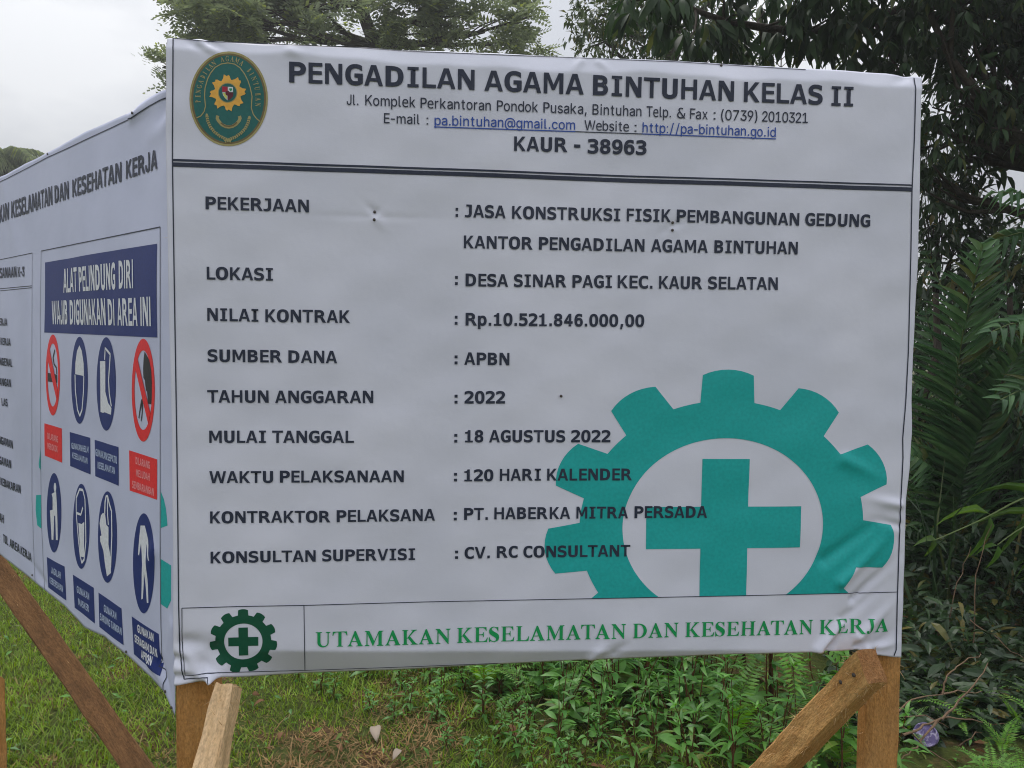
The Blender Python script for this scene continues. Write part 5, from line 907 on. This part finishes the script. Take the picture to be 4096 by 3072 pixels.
# big dark tree on the right with a long limb over the banner
D3 = 5.6
tk = [np.array([5.2, 6.2, -.2]), np.array([5.1, 6.1, 1.2]), np.array([4.9, 5.9, 2.6]), np.array([4.7, 5.8, 3.9]), np.array([4.6, 5.8, 5.2]), np.array([4.5, 5.9, 6.6])]
c3 = []
for x, y, r in [(3720, 60, .34), (3820, 180, .36), (3760, 330, .33), (3860, 420, .34), (3960, 120, .4), (3980, 330, .38), (4080, 250, .4), (4090, 60, .4), (3730, 520, .3), (3790, 640, .24), (3740, 720, .22), (3900, 560, .2), (3980, 530, .2), (4100, 430, .28), (4200, 350, .4), (4250, 150, .5), (3640, 40, .24), (3850, -80, .5), (4050, -120, .55), (4250, -150, .6), (3700, -200, .55), (3950, -350, .7), (4250, -450, .8), (4500, 200, .7), (4600, -100, .9), (4450, 480, .5), (4700, 450, .6), (3500, -350, .6), (3300, -250, .5)]:
    for dd in ((0, .9) if x > 4000 or y < 100 else (.2,)): c3.append((at(x, y, D3-.5+dd+rng.uniform(-.3, .3)), r))
lim = [at(x, y, D3-.2) for x, y in ((4060, -60), (3860, -10), (3670, 25), (3500, 75), (3330, 118), (3190, 130), (3050, 110), (2900, 85), (2780, 40), (2660, 0))]
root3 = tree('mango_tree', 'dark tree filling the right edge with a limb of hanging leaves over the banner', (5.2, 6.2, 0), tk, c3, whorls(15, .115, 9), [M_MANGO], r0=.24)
la = Acc(); la.tube(np.array(lim), np.linspace(.055, .012, len(lim)), 8); branch(la, tk[3], lim[0], .1, .055); lf = Acc()
for x, y, r in [(2560, 30, .16), (2600, 90, .16), (2700, 90, .18), (2760, 150, .18), (2840, 90, .2), (2930, 170, .18), (2950, 60, .18), (3040, 190, .15), (3060, 40, .2), (3150, 60, .2), (3240, 40, .18), (3260, 180, .16), (3350, 200, .18), (3330, 60, .2), (3430, 140, .2), (3450, 240, .18), (3540, 250, .18), (3530, 150, .2), (3600, 220, .2), (3640, 300, .18), (3560, 40, .22), (3420, 20, .2), (2480, 10, .12), (2640, -60, .25), (2900, -80, .3), (3200, -90, .3), (3500, -80, .3), (3650, 160, .24)]:
    c = at(x, y, D3-.2+rng.uniform(-.45, .45)); i = int(np.argmin(np.linalg.norm(np.array(lim)-c, axis=1))); branch(la, lim[i], c, .012, .004, .15, 6, 5); whorls(14, .19, 8, .8)(lf, c, r)
for A in (la, lf): A.V = [v-np.array([5.2, 6.2, 0]) for v in A.V]
link_mesh('limb', la.mesh('limb', M_BARK, True), root3); link_mesh('limb_foliage', lf.mesh('limb_foliage', M_MANGO, True), root3)
# thin bare sapling poking up behind the banner
a = Acc(); b0 = at(3120, 420, 9.); bb = np.array([b0[0], 9., 0]); a.tube(np.array([bb, b0, at(3128, 140, 9.)])-bb, [.02, .012, .004], 5)
for y in (300, 270, 240, 215, 190, 170, 155):
    for sg in (-1, 1): a.tube(np.array([at(3124, y, 9.), at(3124+sg*24, y-22, 9.), at(3124+sg*46, y-34, 9.)])-bb, [.005, .003, .002], 4)
f = Acc(); Pp = np.array([at(3124+sg*rng.uniform(15, 50), y-rng.uniform(8, 40), 9.) for y in (300, 280, 255, 230, 200, 180, 160, 150) for sg in (-1, 1) for _ in range(3)])-bb; leaves(f, TL2, Pp, rdir(len(Pp)), .055)
r_ = empty('sapling', bb); link_mesh('stem', a.mesh('stem', M_BARK, True), r_); link_mesh('foliage', f.mesh('foliage', M_FAR, True), r_); tag(r_, 'thin sparse sapling against the sky right of the bushy tree', 'sapling')
# shrubs of the dark thicket
TH = [((3.45, 6.3), [(3720, 640, .26), (3790, 560, .26), (3700, 790, .3), (3860, 640, .24), (3920, 500, .25), (3760, 420, .3), (3760, 860, .3), (3820, 780, .26), (3880, 720, .2), (3720, 960, .35), (3850, 930, .35), (3930, 860, .2), (3800, 1100, .45), (3950, 1060, .4), (3760, 1300, .45)], 6.0, 'dark leafy shrub against the sky right of the banner'),
      ((4.1, 6.6), [(4080, 1060, .4), (4200, 1000, .5), (4060, 1250, .5), (4250, 1300, .6), (4000, 1450, .5), (4300, 1600, .7), (4100, 1700, .6)], 6.4, 'dark leafy shrub behind the palm fronds at the right edge'),
      ((2.9, 5.3), [(3720, 1560, .26), (3820, 1640, .28), (3900, 1560, .25), (3740, 1760, .28), (3850, 1850, .3), (3700, 1950, .25), (3960, 1750, .3), (3800, 2050, .25)], 5.0, 'glossy leaved shrub beside the banner edge below the palm frond'),
      ((3.6, 5.6), [(4050, 1500, .35), (4020, 1900, .32), (4120, 1750, .35), (3960, 2060, .3), (4100, 2060, .32), (4050, 2250, .3)], 5.0, 'dark shrub with broad drooping leaves at the right edge'),
      ((2.2, 5.6), [(3000, 2300, .5), (3200, 2250, .5), (3400, 2200, .55), (3100, 2000, .6), (3350, 1850, .6), (3550, 2100, .5), (2900, 2450, .4), (3450, 2450, .45)], 5.6, 'dark shrub in the shade behind the right end of the banner'),
      ((4.3, 7.4), [(3800, 1500, .7), (4050, 1500, .7), (3700, 1800, .7), (3950, 1850, .7), (4250, 1900, .8), (3800, 2050, .6), (3700, 1200, .6), (3950, 1150, .6)], 7.3, 'dark shrub deep in the thicket on the right')]
for (bx, by), L_, dp, lb in TH:
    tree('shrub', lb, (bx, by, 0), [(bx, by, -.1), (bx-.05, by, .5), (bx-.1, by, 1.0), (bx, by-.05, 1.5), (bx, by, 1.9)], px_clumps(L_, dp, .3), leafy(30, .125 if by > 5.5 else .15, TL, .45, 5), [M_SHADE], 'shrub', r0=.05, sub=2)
# thicket filler in the deep shade
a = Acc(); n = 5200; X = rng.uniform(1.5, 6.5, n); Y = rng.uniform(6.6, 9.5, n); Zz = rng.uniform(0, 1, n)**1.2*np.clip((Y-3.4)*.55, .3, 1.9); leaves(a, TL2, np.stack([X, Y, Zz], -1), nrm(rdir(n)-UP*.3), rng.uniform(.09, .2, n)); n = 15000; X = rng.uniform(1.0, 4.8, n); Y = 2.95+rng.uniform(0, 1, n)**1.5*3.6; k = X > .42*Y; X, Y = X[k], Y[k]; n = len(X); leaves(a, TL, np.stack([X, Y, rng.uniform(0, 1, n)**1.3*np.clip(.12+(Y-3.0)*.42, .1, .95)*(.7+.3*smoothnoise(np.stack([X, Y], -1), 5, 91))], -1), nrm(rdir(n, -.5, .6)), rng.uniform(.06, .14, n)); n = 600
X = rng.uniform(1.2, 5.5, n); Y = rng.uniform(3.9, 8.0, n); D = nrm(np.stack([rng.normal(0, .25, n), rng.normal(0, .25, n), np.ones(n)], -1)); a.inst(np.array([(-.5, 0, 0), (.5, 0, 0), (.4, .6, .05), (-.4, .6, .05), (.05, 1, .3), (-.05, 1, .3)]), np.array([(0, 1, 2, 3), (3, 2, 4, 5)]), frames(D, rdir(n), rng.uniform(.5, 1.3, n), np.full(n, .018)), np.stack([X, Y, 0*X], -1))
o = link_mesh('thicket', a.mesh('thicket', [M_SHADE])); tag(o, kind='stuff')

# ---- palms
def palm_frond(P, Ll, n, side, droop=.25, w=.028, lift=.15, mats=None, taper=.35):
    """P: stalk polyline (world); side: normal of the frond's plane."""
    P = np.array(P, float); l = np.concatenate([[0], np.cumsum(np.linalg.norm(np.diff(P, axis=0), axis=1))]); l /= l[-1]; tt = np.linspace(0, 1, 16); Q = np.stack([np.interp(tt, l, P[:, k]) for k in range(3)], -1)
    for _ in range(2): Q[1:-1] = (Q[:-2]+2*Q[1:-1]+Q[2:])/4
    a = Acc(); a.tube(Q, np.linspace(.009, .003, 16), 5, 1); s = np.linspace(.06, .99, n); C = np.stack([np.interp(s, tt, Q[:, k]) for k in range(3)], -1); G = np.gradient(Q, axis=0); T = nrm(np.stack([np.interp(s, tt, G[:, k]) for k in range(3)], -1)); sd = nrm(np.array(side, float)); B_ = nrm(np.cross(T, sd))
    tv, tq = leaf_t(1., droop, .35, 4, .3); ln = Ll*(np.sin(np.pi*(.18+.78*s))**.6)*(1-taper*s)
    for sg in (-1, 1):
        D = nrm(B_*sg+T*(.55+.5*s[:, None])+sd*lift+rng.normal(0, .07, T.shape)); a.inst(tv, tq, frames(D, np.broadcast_to(sd, D.shape), ln*rng.uniform(.85, 1.1, n), w*rng.uniform(.8, 1.15, n)), C+rng.normal(0, .004, C.shape))
    return a, mats or [M_PALM, M_RACHIS]
def palm(label, base, fronds, name='palm'):
    r = empty(name, base); b = np.array(base, float)
    for P, kw in fronds:
        a, ms = palm_frond(P, **kw); a.V = [v-b for v in a.V]; link_mesh('frond', a.mesh('frond', ms, True), r)
    st = Acc(); st.tube(np.array([(0, 0, -.1), (0, 0, .08), (0, 0, .2)]), [.05, .045, .02], 9); link_mesh('trunk', st.mesh('trunk', M_BARK, True), r); tag(r, label, 'palm'); return r
V_ = lambda *p: [at(x, y, d) for x, y, d in p]
S1 = (-.15, -1, .25)
palm('young palm with a long upright frond beside the right edge of the banner', (2.75, 4.75, 0), [
 (V_((3795, 2350, 4.75), (3800, 1900, 4.6), (3815, 1560, 4.4), (3855, 1300, 4.25), (3895, 1120, 4.15), (3930, 985, 4.1)), dict(Ll=.52, n=46, side=S1, droop=.3, w=.034)),
 (V_((3810, 2350, 4.75), (3815, 2000, 4.6), (3870, 1830, 4.5), (3935, 1660, 4.4), (4020, 1480, 4.3), (4130, 1330, 4.2)), dict(Ll=.52, n=44, side=(.25, -1, .35), droop=.35, w=.034)),
 (V_((3790, 2350, 4.8), (3740, 1950, 4.9), (3640, 1600, 5.0), (3500, 1350, 5.1)), dict(Ll=.34, n=26, side=S1, droop=.3, w=.03)),
 (V_((3800, 2360, 4.8), (3830, 1900, 5.1), (3840, 1500, 5.4), (3780, 1150, 5.7), (3700, 1010, 5.9)), dict(Ll=.36, n=28, side=S1, droop=.35, w=.03))])
palm('palm with dark fronds sweeping in from beyond the right edge', (4.4, 5.0, 0), [
 (V_((4500, 2200, 5.0), (4480, 1500, 4.9), (4330, 1050, 4.8), (4150, 900, 4.7), (3990, 930, 4.6), (3900, 1010, 4.55)), dict(Ll=.5, n=36, side=(0, -.5, 1), droop=.7, w=.03, lift=-.1)),
 (V_((4500, 2200, 5.0), (4450, 1400, 4.7), (4280, 900, 4.5), (4120, 730, 4.4), (3980, 770, 4.3)), dict(Ll=.48, n=34, side=(-.2, -.4, 1), droop=.8, w=.026, lift=-.2)),
 (V_((4500, 2200, 5.0), (4400, 1700, 4.6), (4250, 1350, 4.3), (4080, 1250, 4.1), (3960, 1330, 4.0)), dict(Ll=.42, n=30, side=(-.2, -.7, .8), droop=.6, w=.032)),
 (V_((4500, 2200, 5.0), (4420, 1850, 4.4), (4250, 1600, 4.1), (4100, 1520, 4.0), (4000, 1600, 3.9)), dict(Ll=.4, n=28, side=(-.1, -.8, .6), droop=.5, w=.034))])
palm('arching plant with a few light green strap leaves low at the right edge', (3.2, 4.2, 0), [
 (V_((4330, 2400, 4.2), (4260, 2080, 4.1), (4130, 1960, 4.0), (3990, 2050, 3.9), (3860, 2110, 3.85), (3730, 2165, 3.8)), dict(Ll=.36, n=5, side=(0, -.8, .7), droop=1.0, w=.03, lift=-.3, mats=[M_BLADE, M_RACHIS], taper=0)),
 (V_((4330, 2400, 4.2), (4300, 2150, 4.1), (4200, 2060, 4.0), (4080, 2110, 3.9), (3990, 2180, 3.85)), dict(Ll=.36, n=4, side=(0, -.8, .7), droop=1.0, w=.028, lift=-.3, mats=[M_BLADE, M_RACHIS], taper=0))], 'strap_leaf_plant')
palm('low palm whose fronds cross in the dark right of the banner', (3.1, 5.3, 0), [
 (V_((3960, 2450, 5.3), (3900, 2150, 5.0), (3810, 1950, 4.7), (3730, 1850, 4.5), (3640, 1820, 4.4)), dict(Ll=.44, n=40, side=(-.2, -1, .4), droop=.5, w=.033)),
 (V_((3970, 2450, 5.3), (3990, 2050, 5.0), (4000, 1800, 4.8), (3960, 1600, 4.7), (3890, 1480, 4.6)), dict(Ll=.46, n=42, side=(.1, -1, .3), droop=.4, w=.032)),
 (V_((3980, 2450, 5.3), (4030, 2150, 4.9), (4090, 1950, 4.6), (4180, 1850, 4.4)), dict(Ll=.44, n=36, side=(.3, -1, .4), droop=.5, w=.032)),
 (V_((3950, 2450, 5.4), (3850, 1900, 5.6), (3770, 1500, 5.8), (3700, 1250, 6.0)), dict(Ll=.46, n=30, side=(-.2, -1, .1), droop=.5, w=.04)),
 (V_((3990, 2450, 5.4), (4040, 1800, 5.6), (4060, 1350, 5.7), (4010, 1080, 5.8)), dict(Ll=.48, n=32, side=(.1, -1, .1), droop=.6, w=.04))])
def far_palm(label, px, py, dp, L_):
    c = at(px, py, dp); b = (c[0], c[1], 0); r = empty('palm', b); st = Acc(); st.tube(np.array([(0, 0, -.1), (.1, 0, c[2]*.5), (0, 0, c[2])]), [.22, .17, .14], 8); link_mesh('trunk', st.mesh('trunk', M_BARK, True), r)
    for i in range(15):
        an = i*2.4+rng.uniform(-.2, .2); e = rng.uniform(.1, 1.2); d = np.array([math.cos(an), math.sin(an), 0]); t = np.linspace(0, 1, 7)[:, None]; P = c+d*L_*t*math.cos(e*.8)+UP*L_*(t*math.sin(e)-.75*t*t)
        a, ms = palm_frond(P, .7, 46, UP+d*.2, .6, .03, -.1, [M_FAR, M_RACHIS], .4); a.V = [v-np.array(b) for v in a.V]; link_mesh('frond', a.mesh('frond', ms, True), r)
    tag(r, label, 'palm')
far_palm('distant palm at the far left edge above the side banner', 10, 640, 26, 2.2); far_palm('distant palm behind the top of the side banner right of another palm', 105, 700, 29, 2.0)

# ---- dry branches, fallen leaves, cup
def dry(label, L_, r=.004):
    a = Acc(); b = None
    for pts in L_:
        P = np.array([at(*p) for p in pts]); b = P[0] if b is None else b; n = 4*(len(P)-1)+1; s = np.linspace(0, len(P)-1, n); Q = np.stack([np.interp(s, np.arange(len(P)), P[:, k]) for k in range(3)], -1)+rng.normal(0, .004, (n, 3)); a.tube(Q-b, np.linspace(r, r*.35, n), 5)
    o = link_mesh('dry_branch', a.mesh('dry_branch', M_TWIG, True)); o.location = b; tag(o, label, 'branch')
dry('dry forked twig sticking up right of the right timber post', [[(3590, 2845, 2.7), (3680, 2785, 2.75), (3790, 2778, 2.8)], [(3768, 2780, 2.8), (3790, 2700, 2.82), (3850, 2650, 2.85), (3930, 2618, 2.9)], [(3768, 2780, 2.8), (3830, 2764, 2.85), (3925, 2772, 2.9)]])
dry('long dry branch arching over the purple cup', [[(3610, 2950, 2.72), (3700, 2895, 2.8), (3800, 2868, 2.85), (3920, 2885, 2.9), (4120, 2905, 3.0)], [(3760, 2880, 2.8), (3870, 2770, 2.85), (3960, 2660, 2.9)], [(3760, 2880, 2.8), (3660, 2990, 2.75), (3600, 3030, 2.7)]], .005)
dry('thin dry twigs lying low at the bottom right', [[(3590, 2890, 2.8), (3700, 2990, 2.75), (3820, 3060, 2.7)], [(3820, 2990, 2.9), (3900, 2930, 2.9), (4040, 2960, 2.95)], [(3560, 2862, 2.85), (3700, 2866, 2.9), (3790, 2910, 2.9)]], .0035)
dry('pale leaning dry stalks in the dark gap at the right', [[(3890, 2600, 3.6), (3905, 2300, 3.6), (3960, 2100, 3.6)], [(3780, 2560, 3.8), (3830, 2330, 3.8), (3890, 2180, 3.8)], [(3700, 2500, 3.7), (3930, 2590, 3.6), (4110, 2640, 3.5)], [(3880, 2480, 3.6), (4000, 2560, 3.5), (4100, 2640, 3.4)]], .0035)
dry('dry reddish twigs among the weeds under the banner', [[(2560, 2640, 3.9), (2620, 2700, 3.8), (2700, 2760, 3.7)], [(2420, 2840, 3.2), (2440, 2720, 3.3), (2450, 2660, 3.4)], [(2560, 2850, 3.1), (2580, 2900, 3.05), (2600, 2930, 3.0)]], .0025)
def fallen(px, py, L_, m, label, grp=None, lift=.03):
    c = on_ground(px, py); a = Acc(); tv, tq = leaf_t(.5, .5, .5, 5, .45); d = rng.uniform(0, 6.28); D = np.array([[math.cos(d), math.sin(d), .25]]); a.inst(tv, tq, frames(D, nrm(UP+rng.normal(0, .4, 3))[None], [L_]), np.zeros((1, 3)))
    o = link_mesh('fallen_leaf', a.mesh('fallen_leaf', m, True)); o.location = (c[0], c[1], lift); md = o.modifiers.new('thickness', 'SOLIDIFY'); md.thickness = .0006; tag(o, label, 'leaf', grp)
fallen(1500, 2935, .085, M_PALE, 'large pale curled dead leaf on the lawn under the banner')
fallen(1600, 3030, .055, M_PALE, 'small pale dead leaf on dry grass near the bottom edge')
for px, py in ((180, 2830), (1010, 2800), (1060, 2830), (1330, 2990), (1350, 3010), (520, 2960), (760, 2900), (1130, 2960), (1250, 3050), (1620, 2800), (250, 2560), (620, 2690), (1180, 2990), (1080, 3030)): fallen(px, py, rng.uniform(.035, .06), M_DEAD, 'small brown dead leaf lying in the grass', 'brown leaves fallen on the lawn')
# purple cup lying with its base towards the camera
def cup():
    m = mat('purple_plastic', (.15, .115, .28), .28, .5); nt = m.node_tree; N = nt.nodes; L = nt.links; b = N['Principled BSDF']; t = N.new('ShaderNodeTexCoord'); n = N.new('ShaderNodeTexNoise'); n.inputs['Scale'].default_value = 55; n.inputs['Detail'].default_value = 4; n.inputs['Distortion'].default_value = 1.2; L.new(t.outputs['Object'], n.inputs['Vector'])
    r = N.new('ShaderNodeValToRGB'); e = r.color_ramp.elements; e[0].position = .52; e[0].color = (.15, .115, .28, 1); e[1].position = .66; e[1].color = (.62, .56, .75, 1); L.new(n.outputs[0], r.inputs[0]); L.new(r.outputs[0], b.inputs['Base Color']); bp = N.new('ShaderNodeBump'); bp.inputs['Strength'].default_value = .7; bp.inputs['Distance'].default_value = .006; L.new(n.outputs[0], bp.inputs['Height']); L.new(bp.outputs[0], b.inputs['Normal'])
    c = at(3702, 2940, 2.86); ax = nrm(CAM-c); ax = nrm(ax+np.array([-.15, 0, .1])); X = nrm(np.cross(ax, UP)); Y = np.cross(X, ax); k = 28; th = np.arange(k)*2*np.pi/k; R = [(.012, .002), (.03, .003), (.038, .001), (.0405, .006), (.0425, .004), (.044, -.002), (.0435, -.010), (.041, -.013), (.040, -.03), (.036, -.06), (.033, -.085), (.031, -.085), (.034, -.05)]
    a = Acc(); V = np.concatenate([(ax*h)+r_*(1+.02*np.sin(3*th+i)[:, None])*(np.cos(th)[:, None]*X+np.sin(th)[:, None]*Y)+rng.normal(0, .0007, (k, 3)) for i, (r_, h) in enumerate(R)]+[(ax*.003)[None]]); q = [(i*k+j, i*k+(j+1) % k, (i+1)*k+(j+1) % k, (i+1)*k+j) for i in range(len(R)-1) for j in range(k)]
    a.add(V, q=q, t=[((j+1) % k, j, len(R)*k) for j in range(k)]); o = link_mesh('plastic_cup', a.mesh('plastic_cup', m, True)); o.location = c; tag(o, 'crumpled purple plastic cup lying among twigs right of the post', 'cup')
cup()

# ------------------------------------------------------------------ thin volume added to imitate sky flare veiling the far trees
def build_flare_haze():
    m = bpy.data.materials.new('flare_veil'); m.use_nodes = True; nt = m.node_tree; nt.nodes.remove(nt.nodes['Principled BSDF']); p = nt.nodes.new('ShaderNodeVolumePrincipled'); p.inputs['Color'].default_value = (.93, .95, .97, 1); p.inputs['Density'].default_value = .0034; p.inputs['Anisotropy'].default_value = .2
    nt.links.new(p.outputs[0], nt.nodes['Material Output'].inputs['Volume'])
    V = np.array([(x, y, z) for z in (-1.1, 15.) for y in (-1600., 1600.) for x in (-1600., 1600.)]); q = np.array([(0, 2, 3, 1), (4, 5, 7, 6), (0, 1, 5, 4), (2, 6, 7, 3), (0, 4, 6, 2), (1, 3, 7, 5)])
    tag(link_mesh('flare_haze', np_mesh('flare_haze', V, [q], m)), kind='stuff')
build_flare_haze()
